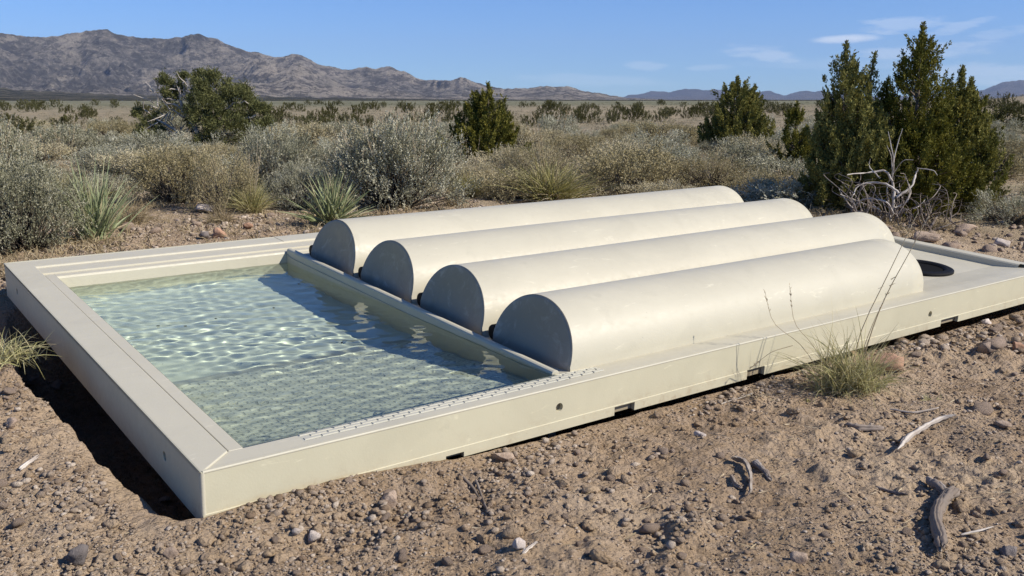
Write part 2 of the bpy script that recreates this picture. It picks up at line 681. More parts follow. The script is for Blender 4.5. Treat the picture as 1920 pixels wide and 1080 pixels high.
def rock_mat(name, a, b, sc_=14):
    m = Mat(name, .9, .2)
    oi = m.new('ShaderNodeObjectInfo')
    t = m.new('ShaderNodeAttribute')
    t.attribute_name = 'tint'
    c = m.mix(t.outputs['Fac'], a, b)
    c = m.mix(m.rng(m.noise(sc_, 6, .7), .42, .68, 0, .6), c, tuple(x * .62 for x in a))
    hv = m.new('ShaderNodeHueSaturation')
    m.ln(c, hv.inputs['Color'])
    m.ln(m.rng(oi.outputs['Random'], 0, 1, .85, 1.15), hv.inputs['Value'])
    m.color(hv.outputs[0])
    m.bump(m.noise(sc_ * 7, 6, .7), .006, 1.0)
    return m.m


M_ROCK = rock_mat('tan_stone', (.30, .21, .15), (.50, .40, .31), 18)
M_PALE = rock_mat('pale_stone', (.50, .42, .36), (.62, .54, .47))
M_RED = rock_mat('reddish_stone', (.38, .22, .14), (.47, .30, .20))
M_DARK = rock_mat('dark_grey_stone', (.16, .135, .125), (.24, .21, .19))

# ------------------------------------------------------------------ ground
NA, NR1, NR2 = 1000, 760, 260
OX, OY = 0.0, -1.0
aa = np.linspace(rad(-62), rad(62), NA)
rr = np.concatenate([np.geomspace(2.0, 8.0, NR1), np.geomspace(8.0, 14000, NR2 + 1)[1:]])
A, Rr = np.meshgrid(aa, rr)
X = OX + np.sin(A) * Rr
Y = OY + np.cos(A) * Rr
Z = ground_h(X, Y)
ii = np.arange(len(rr) - 1)[:, None] * NA + np.arange(NA - 1)[None]
F = np.stack([ii, ii + 1, ii + NA + 1, ii + NA], -1).reshape(-1, 4)
g = mesh_np('ground', np.stack([X, Y, Z], -1).reshape(-1, 3), F, M_SOIL, smooth=True)
tag(g, kind='structure')


# ------------------------------------------------------------------ mountains
def prof(pts, xs):
    p = np.array(pts, float)
    return np.interp(xs, p[:, 0], p[:, 1])


def mountain_mat(name, lo, mid, hi, dots):
    m = Mat(name, 1.0, .05)
    P = m.tc.outputs['Object']
    geo = m.new('ShaderNodeNewGeometry')
    a = m.noise(.0022, 8, .68, vec=P)
    b = m.noise(.012, 6, .75, vec=P)
    c = m.ramp(a, [(.3, lo), (.5, mid), (.68, hi)])
    ta = m.new('ShaderNodeAttribute')
    ta.attribute_name = 'tint'
    c = m.mix(m.rng(ta.outputs['Fac'], .2, .85, .0, .75), c, hi)
    c = m.mix(m.rng(ta.outputs['Fac'], .45, .05, 0, .6), c, tuple(x * .45 for x in lo))
    b2 = m.noise(.030, 6, .8, vec=P)
    c = m.mix(m.rng(b2, .50, .64, 0, .55), c, hi)
    c = m.mix(m.rng(b, .46, .57, 0, dots), c, tuple(x * .36 for x in lo))
    c = m.mix(m.rng(b2, .50, .36, 0, .5), c, tuple(x * .45 for x in lo))
    cl = m.rng(m.noise(.0045, 5, .7, vec=P), .67, .70)
    c = m.mix(m.math('MULTIPLY', cl, .55), c, (.42, .36, .31))
    m.color(c)
    m.bump(m.noise(.010, 10, .8, vec=P), 110.0, 1.0)
    return m.m


def range_mesh(name, pts, r0, r1, r2, mat, seed, na, nr, rough, x0, x1, footpow=1.5):
    """ridge whose crest follows the skyline pts (photo pixels)"""
    xs = np.linspace(x0, x1, na)
    az_ = np.arctan((xs - 960) / FPX / math.cos(PITCH))
    yy = prof(pts, xs)
    yy = yy - 2.6 * fbm(xs / 30.0, xs * 0 + seed, 4, seed + 5, .6) * (yy < 184)
    v = (540 - yy) / FPX
    elev = (-math.sin(PITCH) + v * math.cos(PITCH)) / np.hypot((xs - 960) / FPX, math.cos(PITCH) + v * math.sin(PITCH))
    hmax = np.maximum(elev, .0004) * r1
    rs = np.concatenate([np.linspace(r0, r1, nr), np.linspace(r1, r2, nr // 3)[1:]])
    Az, Rs = np.meshgrid(az_, rs)
    Xm, Ym = np.sin(Az) * Rs, np.cos(Az) * Rs
    t = np.clip((Rs - r0) / (r1 - r0), 0, 1)
    back = np.clip((Rs - r1) / (r2 - r1), 0, 1)
    sc1 = 1 / 1500.0 * (6500 / r1)
    wx = Xm + fbm(Xm * sc1, Ym * sc1, 3, seed + 50) * 500 * r1 / 6500
    rd = ridged(wx * sc1, Ym * sc1 * .8, 7, seed, .52)
    env = t ** footpow * (1 - .95 * back ** .8)
    k_ = 1 - .75 * t ** 5
    h = env * (1 - rough * k_ + rough * k_ * rd * .72)
    h = h - rough * .16 * np.abs(fbm(Xm * sc1 * 3.5, Ym * sc1 * 3.5, 6, seed + 9, .62)) * np.sin(np.clip(t, 0, 1) * PI) ** .6
    h = h + .012 * fbm(Xm * sc1 * 9, Ym * sc1 * 9, 4, seed + 70, .6) * t
    H_ = h * hmax[None, :]
    ang = (H_ / Rs).max(axis=0)
    rat = np.maximum(elev, .0004) / ang
    H_ = H_ * rat[None, :] + CAMZ
    H_[0, :] = -60
    n = na
    i2 = np.arange(len(rs) - 1)[:, None] * n + np.arange(n - 1)[None]
    Fm = np.stack([i2, i2 + 1, i2 + n + 1, i2 + n], -1).reshape(-1, 4)
    tn = np.clip(.15 + rd * .36 + .25 * fbm(Xm * sc1 * 6, Ym * sc1 * 6, 4, seed + 90, .6), 0, 1)
    o = mesh_np(name, np.stack([Xm, Ym, H_], -1).reshape(-1, 3), Fm, mat, tint=tn[:-1, :-1].ravel(), smooth=True)
    return tag(o, kind='structure')


SKY1 = [(-1400, 120), (-900, 70), (-500, 100), (-200, 60), (0, 64), (28, 58), (48, 62), (75, 68), (130, 71), (160, 66), (185, 62), (215, 57), (234, 56), (255, 62),
        (280, 71), (340, 73), (370, 70), (385, 66), (402, 64), (420, 70), (445, 80), (475, 93), (505, 99), (545, 108), (560, 104), (575, 101),
        (592, 109), (620, 122), (660, 131), (680, 129), (698, 124), (712, 129), (728, 127), (742, 126), (765, 133), (790, 146), (812, 151),
        (850, 150), (868, 144), (890, 152), (915, 162), (960, 166), (1000, 165), (1022, 161), (1055, 162), (1090, 170), (1130, 177), (1165, 183), (1250, 187.2), (2600, 187.4)]
SKY2 = [(-800, 150), (700, 180), (1100, 182), (1165, 180), (1200, 174), (1240, 172), (1270, 168), (1300, 167), (1335, 169), (1370, 173), (1420, 172), (1450, 177), (1490, 171), (1520, 172),
        (1570, 176), (1640, 181), (1720, 180), (1780, 174), (1810, 168), (1835, 158), (1860, 152), (1885, 150), (1905, 155), (1930, 160), (2000, 150), (2200, 165), (2700, 160)]
SKY3 = [(-1400, 160), (-200, 150), (0, 158), (60, 168), (200, 176), (330, 180), (500, 181), (700, 184), (860, 186.6), (1000, 187.6), (2600, 187.6)]
M_MT = mountain_mat('mountain_rock', (.17, .155, .135), (.31, .275, .225), (.60, .51, .40), .75)
M_MT2 = mountain_mat('blue_mountain_rock', (.07, .06, .05), (.11, .09, .07), (.16, .13, .10), .3)
M_MT3 = mountain_mat('foothill_brush', (.10, .10, .055), (.17, .155, .10), (.25, .215, .14), 1.0)
range_mesh('mountains', SKY1, 3600, 6500, 8200, M_MT, 3, 1500, 330, .85, -1500, 2500, 1.25)
range_mesh('distant_mountains', SKY2, 14000, 18000, 21000, M_MT2, 21, 900, 120, .7, -900, 2700, 1.2)
range_mesh('foothills', SKY3, 1500, 3300, 3800, M_MT3, 33, 900, 90, .25, -1500, 2500, 1.6)

# ------------------------------------------------------------------ the water trough
T = empty('water_trough', (0, 0, 0))
mw = Matrix([[*RW[0], TW[0]], [*RW[1], TW[1]], [*RW[2], TW[2]], [0, 0, 0, 1]])
T.matrix_world = mw
tag(T, 'cream plastic wildlife watering trough with four arched covers lying on the dirt', 'water trough')


def strip(name, prof_, axis, a0, a1, mat, n=2, smooth=False, bevel=0):
    """sheet: profile points (p, z) swept from a0 to a1; axis 'u' sweeps along u with p=v, 'v' sweeps along v with p=u"""
    bm = bmesh.new()
    rows = []
    for k in range(n):
        a = a0 + (a1 - a0) * k / (n - 1)
        rows.append([bm.verts.new((a, p, z) if axis == 'u' else (p, a, z)) for p, z in prof_])
    for k in range(n - 1):
        for j in range(len(prof_) - 1):
            bm.faces.new([rows[k][j], rows[k + 1][j], rows[k + 1][j + 1], rows[k][j + 1]])
    bmesh.ops.recalc_face_normals(bm, faces=bm.faces)
    return bm_obj(name, bm, mat, T, smooth, bevel)


def cut(o, cutters):
    for c in cutters:
        md = o.modifiers.new('cut', 'BOOLEAN')
        md.object = c
        md.operation = 'DIFFERENCE'
        md.solver = 'EXACT'
    dg = bpy.context.evaluated_depsgraph_get()
    me = bpy.data.meshes.new_from_object(o.evaluated_get(dg))
    o.modifiers.clear()
    o.data = me
    for c in cutters:
        bpy.data.objects.remove(c)


# near side panel (a bottom flange runs along it, with notches and bolt holes)
bm = bmesh.new()
pr = [(0, -.0005), (.0, -.099), (-.0022, -.100), (-.0022, -DH), (.012, -DH), (.012, -.012), (.012, -.0005)]
la = [bm.verts.new((0, p, z)) for p, z in pr]
lb = [bm.verts.new((DL, p, z)) for p, z in pr]
for j in range(len(pr)):
    k = (j + 1) % len(pr)
    bm.faces.new([la[j], la[k], lb[k], lb[j]])
bm.faces.new(la)
bm.faces.new(lb[::-1])
bmesh.ops.recalc_face_normals(bm, faces=bm.faces)
side = bm_obj('side_panel', bm, M_SIDE, T)
cs = []
for u, w in ((.994, -.060), (2.877, -.066)):
    bm = bmesh.new()
    bmesh.ops.create_cone(bm, cap_ends=True, segments=20, radius1=.0125, radius2=.0125, depth=.08,
                          matrix=Matrix.Translation((u, .0, w)) @ Matrix.Rotation(PI / 2, 4, 'X'))
    cs.append(bm_obj('c', bm, M_HOLE, T))
for u, wd, h in ((1.243, .080, .026), (1.832, .088, .030), (3.03, .13, .026), (.65, .055, .014)):
    bm = bmesh.new()
    box(bm, u - wd / 2, u + wd / 2, -.05, .05, -DH - .02, -DH + h)
    cs.append(bm_obj('c', bm, M_SIDE, T))
cut(side, cs)
md = side.modifiers.new('bevel', 'BEVEL')
md.width = .0012
md.segments = 2
md.limit_method = 'ANGLE'
# backing behind notches and holes
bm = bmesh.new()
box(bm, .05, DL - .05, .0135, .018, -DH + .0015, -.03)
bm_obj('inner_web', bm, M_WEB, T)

# left side panel
bm = bmesh.new()
box(bm, 0, .014, .0125, DW - .0125, -DH, -.0005)
side = bm_obj('side_panel', bm, M_SIDE, T)
cs = []
for v in (.25, 1.93):
    bm = bmesh.new()
    bmesh.ops.create_cone(bm, cap_ends=True, segments=20, radius1=.0115, radius2=.0115, depth=.08,
                          matrix=Matrix.Translation((0, v, -.06)) @ Matrix.Rotation(PI / 2, 4, 'Y'))
    cs.append(bm_obj('c', bm, M_HOLE, T))
cut(side, cs)
md = side.modifiers.new('bevel', 'BEVEL')
md.width = .0012
md.segments = 2
md.limit_method = 'ANGLE'
# hull of the basin seen from outside, behind the left panel
strip('basin_hull', [(.018, -.02), (.04, -.13), (.075, -.25), (.12, -.305), (.30, -.315)], 'v', .22, 1.98, M_SIDE, 2)
for args in ((0.014, DL - .014, DW - .012, DW, -DH, -.0005), (DL - .014, DL, .0125, DW, -DH, -.0005)):
    bm = bmesh.new()
    box(bm, *args)
    bm_obj('side_panel', bm, M_SIDE, T, bevel=.0015)

# rim tops
bm = bmesh.new()   # left rim plate, mitred at the near corner
top = [(0, 0), (.088, .077), (.090, 2.05), (0, DW)]
va = [bm.verts.new((x, y, .0)) for x, y in top]
vb = [bm.verts.new((x, y, -.012)) for x, y in top]
bm.faces.new(va)
bm.faces.new(vb[::-1])
for i in range(4):
    j = (i + 1) % 4
    bm.faces.new([va[i], vb[i], vb[j], va[j]])
bmesh.ops.recalc_face_normals(bm, faces=bm.faces)
bm_obj('rim', bm, M_PL, T, bevel=.003, seg=3)
bm = bmesh.new()
box(bm, .0905, .126, .0797, 1.90, -.04, -.003)
bm_obj('rim_step', bm, M_PL, T, bevel=.003, seg=3)
# near rim, flat strip
bm = bmesh.new()
n1 = [(0.002, -.0025), (.045, -.0045), (.045, -.03), (.002, -.03)]
us = [.012, DL - .001]
ra = [bm.verts.new((.004, p, z)) for p, z in n1]
rb = [bm.verts.new((DL - .06, p, z)) for p, z in n1]
for j in range(4):
    k = (j + 1) % 4
    bm.faces.new([ra[j], ra[k], rb[k], rb[j]])
bm.faces.new(ra)
bm.faces.new(rb[::-1])
bmesh.ops.recalc_face_normals(bm, faces=bm.faces)
bm_obj('rim', bm, M_PL, T, bevel=.0015, seg=2)
# thin raised bead along the outer near edge
bd = PM()
bd.tube([(.004, .003, -.002), (1.9, .003, -.002), (DL, .003, -.002)], [.004] * 3, 10)
bd.build('rim_bead', M_PL, T, True)
bd = PM()
bd.tube([(.003, .0035, -.001), (.003, .0035, -.06), (.003, .0035, -DH)], [.0058] * 3, 12)
bd.build('corner_bead', M_PL, T, True)

# ramp with tread pattern
RAMP = [(.0455, -.0052), (.075, -.0064), (.090, -.0082), (.103, -.015), (.135, -.112), (.15, -.124), (.30, -.158), (.72, -.262), (.80, -.278), (.86, -.284)]
strip('ramp', RAMP, 'u', .1265, 1.0465, M_GROOVE, 2, False)
# raised tread tiles on the near rim and down the ramp
bm = bmesh.new()
sl = np.array(RAMP)
seg_ = np.concatenate([[0], np.cumsum(np.hypot(np.diff(sl[:, 0]), np.diff(sl[:, 1])))])
row, srow = 0, .004
while srow < seg_[-1] - .05:
    c = []
    for s_ in (srow, srow + .0120):
        c.append((np.interp(s_, seg_, sl[:, 0]), np.interp(s_, seg_, sl[:, 1])))
    u = (.262 if row < 4 else .140) + (.0225 if row % 2 else 0)
    uend = 1.20 if row < 4 else 1.035
    while u < uend:
        w_ = min(.0415, uend - u)
        if w_ > .01:
            lo = [bm.verts.new((a, b_, z_ - .001)) for a, (b_, z_) in ((u, c[0]), (u + w_, c[0]), (u + w_, c[1]), (u, c[1]))]
            hi = [bm.verts.new((a, b_, z_ + .0022)) for a, (b_, z_) in ((u + .0015, (c[0][0] + .0012, c[0][1])), (u + w_ - .0015, (c[0][0] + .0012, c[0][1])), (u + w_ - .0015, (c[1][0] - .0012, c[1][1])), (u + .0015, (c[1][0] - .0012, c[1][1])))]
            bm.faces.new(hi)
            for q_ in range(4):
                bm.faces.new([lo[q_], lo[(q_ + 1) % 4], hi[(q_ + 1) % 4], hi[q_]])
        u += .045
    srow += .0150
    row += 1
bmw = bmesh.new()
for f in bm.faces:
    c_ = f.calc_center_median()
    if c_.y > .092:
        bmw.faces.new([bmw.verts.new(v.co) for v in f.verts])
bmesh.ops.delete(bm, geom=[f for f in bm.faces if f.calc_center_median().y > .092], context='FACES')
bm_obj('tread', bm, M_TREAD, T)
bm_obj('tread', bmw, M_TREADL, T)
# plain corner plate between the left rim and the tread
bm = bmesh.new()
va = [bm.verts.new((a, b, -.0036)) for a, b in ((.005, .004), (.255, .0042), (.255, .0790), (.1255, .0790), (.0905, .0795), (.05, .0440))]
vb = [bm.verts.new((v.co.x, v.co.y, -.02)) for v in va]
bm.faces.new(va)
for i in range(6):
    bm.faces.new([va[i], vb[i], vb[(i + 1) % 6], va[(i + 1) % 6]])
bmesh.ops.recalc_face_normals(bm, faces=bm.faces)
bm_obj('rim_corner', bm, M_PL, T)
strip('basin_floor', [(.86, -.284), (1.2, -.286), (1.80, -.286), (1.86, -.278), (1.885, -.26), (1.893, -.22), (1.900, -.085)],
      'u', .126, 1.10, M_FLOOR, 2)
strip('far_ledge', [(1.900, -.085), (1.905, -.022), (1.909, -.0155), (1.913, -.014), (1.953, -.014), (1.9545, -.008), (2.046, -.008), (2.0485, -.0025), (2.055, -.0012), (DW - .002, -.0012)], 'u', .004, 1.10, M_PL, 2)
# left inner wall
strip('basin_wall', [(.126, -.004), (.1262, -.03), (.135, -.12), (.155, -.25), (.20, -.2865)], 'v', .05, 1.91, M_FLOOR, 2)
# divider between open water and covers
bm = bmesh.new()
P_ = [(1.046, -.30), (1.050, -.03), (1.050, -.006), (1.053, -.001), (1.058, .0015), (1.068, .0015), (1.073, -.001), (1.076, -.006), (1.077, -.30)]
ra = [bm.verts.new((u, .105, z)) for u, z in P_]
rb = [bm.verts.new((u, 1.905, z)) for u, z in P_]
for j in range(len(P_)):
    k = (j + 1) % len(P_)
    bm.faces.new([ra[j], ra[k], rb[k], rb[j]])
bm.faces.new(ra)
bm.faces.new(rb[::-1])
bmesh.ops.recalc_face_normals(bm, faces=bm.faces)
div = bm_obj('divider', bm, M_PL, T, smooth=False, bevel=.0015)

# far rim beyond the divider, deck and raised right end
strip('rim', [(1.905, -.02), (1.913, -.014), (1.953, -.014), (1.9545, -.008), (2.046, -.008), (2.0485, -.0015), (2.055, 0), (DW - .002, 0)], 'u', 1.10, DL - .004, M_PL)
strip('deck', [(.0455, -.0068), (.075, -.0082), (.10, -.011), (.16, -.020), (.24, -.030), (1.0, -.031), (1.86, -.031), (1.906, -.019)], 'u', 1.0465, 3.835, M_PL, 2)
bm = bmesh.new()
vs = []
pr = [(3.825, -.033), (3.832, -.006), (3.838, -.001), (3.846, .0005), (DL - .006, .0005), (DL - .001, -.003), (DL - .001, -.02)]
ra = [bm.verts.new((u, .0 + (.13 if i < 4 else .002), z)) for i, (u, z) in enumerate(pr)]
rb = [bm.verts.new((u, DW - .003, z + .001)) for u, z in pr]
for j in range(len(pr) - 1):
    bm.faces.new([ra[j], ra[j + 1], rb[j + 1], rb[j]])
bmesh.ops.recalc_face_normals(bm, faces=bm.faces)
bm_obj('rim', bm, M_PL, T)

# arched covers
AH, AR, SL = .163, .190, .27
for i, xe in enumerate((2.99, 3.50, 3.50, 3.50)):
    yc = .2965 + .4412 * i
    bm = bmesh.new()
    na_ = 48
    base_z = -.031
    ribs = []
    nu = 24
    ths = np.linspace(0, PI, na_ + 1)
    for s_ in range(nu + 1):
        t = s_ / nu
        row = []
        for th in ths:
            z = AH * math.sin(th)
            y = yc - AR * math.cos(th)
            u0 = 1.1186 + SL * z
            u = u0 + (xe - u0) * t ** 1.15
            zz = z + .0014 * math.sin(u * 2.2 + i * 1.7) * math.sin(th)
            row.append((u, y, zz))
        row = [(row[0][0], row[0][1] - .004, base_z)] + row + [(row[-1][0], row[-1][1] + .004, base_z)]
        ribs.append([bm.verts.new(p) for p in row])
    for s_ in range(nu):
        for j in range(len(ribs[0]) - 1):
            bm.faces.new([ribs[s_][j], ribs[s_ + 1][j], ribs[s_ + 1][j + 1], ribs[s_][j + 1]])
    bm.faces.new(ribs[-1])
    bmesh.ops.recalc_face_normals(bm, faces=bm.faces)
    for f in bm.faces:
        f.smooth = len(f.verts) == 4
    c = bm_obj('arched_cover', bm, M_PL, T)
    # end face, set in a few millimetres behind the rounded edge
    bm = bmesh.new()
    ring = []
    for k, (sc_, off) in enumerate(((1.0, .000), (.975, -.003), (.93, .000), (.72, .002), (.68, .006))):
        row = []
        for th in np.linspace(0, PI, 33):
            z = AH * math.sin(th) * sc_
            y = yc - AR * math.cos(th) * sc_
            row.append(bm.verts.new((1.1186 + SL * z + off - .0008, y, z)))
        row = [bm.verts.new((1.1186 + off - .0008, row[0].co.y, base_z))] + row + [bm.verts.new((1.1186 + off - .0008, row[-1].co.y, base_z))]
        ring.append(row)
    for k in range(len(ring) - 1):
        for j in range(len(ring[0]) - 1):
            bm.faces.new([ring[k][j], ring[k][j + 1], ring[k + 1][j + 1], ring[k + 1][j]])
    bm.faces.new(ring[-1])
    bmesh.ops.recalc_face_normals(bm, faces=bm.faces)
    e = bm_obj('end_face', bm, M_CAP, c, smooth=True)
    # black plug added for the dark of a drain hole beside the cover's foot
    bm = bmesh.new()
    bmesh.ops.create_cone(bm, cap_ends=True, segments=24, radius1=.026, radius2=.026, depth=.05,
                          matrix=Matrix.Translation((1.150, yc + AR + .013, -.002)) @ Matrix.Rotation(PI / 2, 4, 'Y'))
    bm_obj('dark_hole_plug', bm, M_BLK, T, bevel=.004)

# drain opening at the right end
DR = (3.43, .385, -.031)
bm = bmesh.new()
prf = [(.150, -.004), (.150, .006), (.140, .010), (.118, .010), (.108, .004), (.104, -.05), (.104, -.16)]
ring = []
for r_, z in prf:
    ring.append([bm.verts.new((DR[0] + r_ * math.cos(a), DR[1] + r_ * math.sin(a), DR[2] + z + .006)) for a in np.linspace(0, 2 * PI, 49)[:-1]])
for k in range(len(ring) - 1):
    for j in range(48):
        bm.faces.new([ring[k][j], ring[k][(j + 1) % 48], ring[k + 1][(j + 1) % 48], ring[k + 1][j]])
bm.faces.new(ring[-1])
bmesh.ops.recalc_face_normals(bm, faces=bm.faces)
dr = bm_obj('drain', bm, M_BLK, T, smooth=False, bevel=.002)
bm = bmesh.new()
bmesh.ops.create_circle(bm, cap_ends=True, segments=48, radius=.106, matrix=Matrix.Translation((DR[0], DR[1], DR[2] + .0065)))
bm_obj('drain_dark_disc', bm, M_HOLE, dr)  # flat black disc across the ring paints the darkness inside the drain
bm = bmesh.new()
box(bm, DR[0] - .20, DR[0] - .135, DR[1] - .03, DR[1] + .03, DR[2] + .004, DR[2] + .022)
bm_obj('drain_tab', bm, M_BLK, dr, bevel=.006)

# ------------------------------------------------------------------ water
WN, WM = 300, 560
uu, vv = np.meshgrid(np.linspace(.10, 1.062, WN), np.linspace(.03, 1.93, WM))
zz = -.0080 - (vv - .085) * .0287
amp = (sstep(.05, .35, vv) * .85 + .15) * (.55 + .8 * sstep(-.35, .4, fbm(uu * 1.6, vv * 1.6, 2, 71)))


def waves(u, v):
    s = 0
    rs = np.random.default_rng(5)
    for k in range(46):
        lam = .036 * (3.0 ** rs.random())
        th = rs.normal(1.15, .75)
        kk = 2 * PI / lam
        wu, wv = math.cos(th), math.sin(th)
        warp = .02 * perlin(u * 3 + k, v * 3, k)
        s = s + (lam / .08) ** 1.15 * np.cos(kk * (u * wu + v * wv + warp) + rs.random() * 6.28)
    return s / math.sqrt(46 / 2)


zz = zz + WAMP * waves(uu, vv) * amp if (WAMP := .00038) else zz
ii = np.arange(WM - 1)[:, None] * WN + np.arange(WN - 1)[None]
Fw = np.stack([ii, ii + 1, ii + WN + 1, ii + WN], -1).reshape(-1, 4)
Vd = np.stack([uu, vv, zz], -1).reshape(-1, 3)
Vw = Vd @ RW.T + TW
m = bpy.data.materials.new('clear_water')
m.use_nodes = True
nt = m.node_tree
nt.nodes.clear()
out = nd(nt, 'ShaderNodeOutputMaterial')
gl = nd(nt, 'ShaderNodeBsdfGlass')
gl.inputs['Color'].default_value = (.91, .975, .925, 1)
gl.inputs['Roughness'].default_value = 0.0
gl.inputs['IOR'].default_value = 1.333
nt.links.new(gl.outputs[0], out.inputs['Surface'])
w = mesh_np('water', Vw, Fw, m, smooth=True)
tag(w, kind='structure')
w.cycles.is_caustics_caster = True
for o in T.children_recursive:
    if o.type == 'MESH' and o.name.split('.')[0] in ('basin_floor', 'basin_wall', 'ramp', 'tread', 'divider', 'far_ledge'):
        o.cycles.is_caustics_receiver = True

#PLANTS#
# ------------------------------------------------------------------ plants


def unit(v):
    v = np.asarray(v, float)
    return v / (np.linalg.norm(v, axis=-1, keepdims=True) + 1e-9)


def bend(p0, p1, k, amp, rng):
    """wandering polyline from p0 to p1"""
    t = np.linspace(0, 1, k)[:, None]
    p = np.asarray(p0) * (1 - t) + np.asarray(p1) * t
    w = rng.normal(size=(k, 3)) * amp
    w[0] = 0
    w = np.cumsum(w, 0) * .5
    return p + w * np.sin(t * PI * .5)


def make_sage(name, R, H, seed, mat, nclump=70, nspr=13, nleaf=9, leaf=.016, stalks=0, ragged=.3, stems=True):
    rng = np.random.default_rng(seed)
    root = empty(name, (0, 0, 0))
    st = PM()
    lf = PM()
    th = rng.random(nclump) * 2 * PI
    cz = rng.random(nclump) ** .8
    rho = (.35 + .65 * rng.random(nclump) ** .4)
    env = np.sqrt(np.clip(1 - (cz - .3) ** 2 / .75, .05, 1))
    irr = 1 + ragged * np.sin(th * 2 + seed) * .6 + rng.normal(size=nclump) * ragged * .35
    C = np.stack([np.cos(th) * env * rho * R * irr, np.sin(th) * env * rho * R * irr, (.10 + cz * .85) * H * (1 + rng.normal(size=nclump) * ragged * .22)], 1)
    ns = 9
    base = rng.normal(size=(ns, 3)) * np.array([.05, .05, 0]) * R / .5
    for i in range(nclump):
        b = base[rng.integers(ns)]
        mid = b * .5 + C[i] * .5 + np.array([0, 0, -.06 * H])
        if stems:
            t = np.linspace(0, 1, 5)[:, None]
            pts = (1 - t) ** 2 * b + 2 * t * (1 - t) * mid + t * t * C[i] + rng.normal(size=(5, 3)) * .012 * np.sin(t * PI)
            st.tube(pts, np.linspace(.011, .002, 5) * (R / .5) ** .5, 4, rng.random() * .7)
    # sprigs
    n = nclump * nspr
    ci = np.repeat(np.arange(nclump), nspr)
    out = unit(C * np.array([1, 1, .5]))
    D = unit(out[ci] * .7 + np.array([0, 0, .75]) + rng.normal(size=(n, 3)) * .55)
    cs = R * .105
    S0 = C[ci] + rng.normal(size=(n, 3)) * cs * np.array([1, 1, .8])
    S0[:, 2] = np.maximum(S0[:, 2], .02)
    sl = leaf * rng.uniform(2.2, 5.6, n)
    m_ = nleaf
    si = np.repeat(np.arange(n), m_)
    tt = np.tile(np.linspace(.0, 1, m_), n)
    LC = S0[si] + D[si] * (sl[si] * tt)[:, None]
    LD = unit(D[si] * .9 + rng.normal(size=(n * m_, 3)) * .62)
    tn = np.clip(.5 + rng.normal(size=n)[si] * .16 + rng.normal(size=n * m_) * .16 + (rng.normal(size=nclump)[ci] * .12)[si], 0, 1)
    lf.leaves(LC, LD, leaf * rng.uniform(.7, 1.4, n * m_), leaf * .52, tn, rng)
    if stalks:
        k = rng.integers(0, nclump, stalks)
        k = k[np.argsort(-C[k, 2])][:int(stalks * .8)]
        kc = np.concatenate([C[k] + rng.normal(size=(len(k), 3)) * cs for _ in range(2)])
        sd_ = unit(kc * np.array([.5, .5, 0]) / R + np.array([0, 0, 1.1]) + rng.normal(size=kc.shape) * .14)
        hl = H * rng.uniform(.12, .30, len(kc))
        stp = PM()
        stp.blades(kc, sd_, hl, .0035, .05, 3, rng.random(len(kc)), rng)
        q = np.repeat(np.arange(len(kc)), 9)
        tq = rng.uniform(.35, 1, len(q))
        stp.leaves(kc[q] + sd_[q] * (hl[q] * tq)[:, None], sd_[q] + rng.normal(size=(len(q), 3)) * .5, .016, .006, None, rng)
        stp.build('seed_stalks', M_TAN, root)
    if stems:
        st.build('stems', M_STEM, root)
    lf.build('foliage', mat, root)
    return root


def make_blades(name, R, H, seed, mat, n=220, wd=.006, droop=.35, spread=.6, stalks=0, stalk_h=1.4, seg=4, dead=.0):
    rng = np.random.default_rng(seed)
    root = empty(name, (0, 0, 0))
    th = rng.random(n) * 2 * PI
    ph = rng.random(n) ** .75 * spread * 1.35
    D = np.stack([np.cos(th) * np.sin(ph), np.sin(th) * np.sin(ph), np.cos(ph)], 1)
    C = rng.normal(size=(n, 3)) * np.array([R * .16, R * .16, 0])
    L = H * rng.uniform(.55, 1.08, n)
    p = PM()
    p.blades(C, D, L, wd * rng.uniform(.6, 1.2, n), droop * rng.uniform(.3, 1.6, n), seg, rng.random(n), rng)
    p.build('blades', mat, root)
    if dead:
        p = PM()
        k = int(n * dead)
        th = rng.random(k) * 2 * PI
        ph = rng.uniform(.8, 1.45, k)
        D = np.stack([np.cos(th) * np.sin(ph), np.sin(th) * np.sin(ph), np.cos(ph)], 1)
        p.blades(rng.normal(size=(k, 3)) * np.array([R * .16, R * .16, 0.01]) + np.array([0, 0, .01]), D, H * rng.uniform(.3, .7, k), wd * .8, .3, seg, rng.random(k), rng)
        p.build('dead_blades', M_TAN, root)
    if stalks:
        p = PM()
        for i in range(stalks):
            a = rng.random() * 2 * PI
            d = unit(np.array([math.cos(a) * .25, math.sin(a) * .25, 1]))
            h = H * stalk_h * rng.uniform(.8, 1.1)
            pts = bend((math.cos(a) * .03, math.sin(a) * .03, 0), d * h, 7, h * .008, rng)
            p.tube(pts, np.linspace(.0028, .0012, 7), 4, .6)
            q = rng.uniform(.72, 1, 26)
            cc = np.array([np.interp(q, np.linspace(0, 1, 7), pts[:, j]) for j in range(3)]).T
            p.leaves(cc, d + rng.normal(size=(26, 3)) * .35, .022, .006, None, rng)
        p.build('seed_stalks', M_TAN, root)
    return root


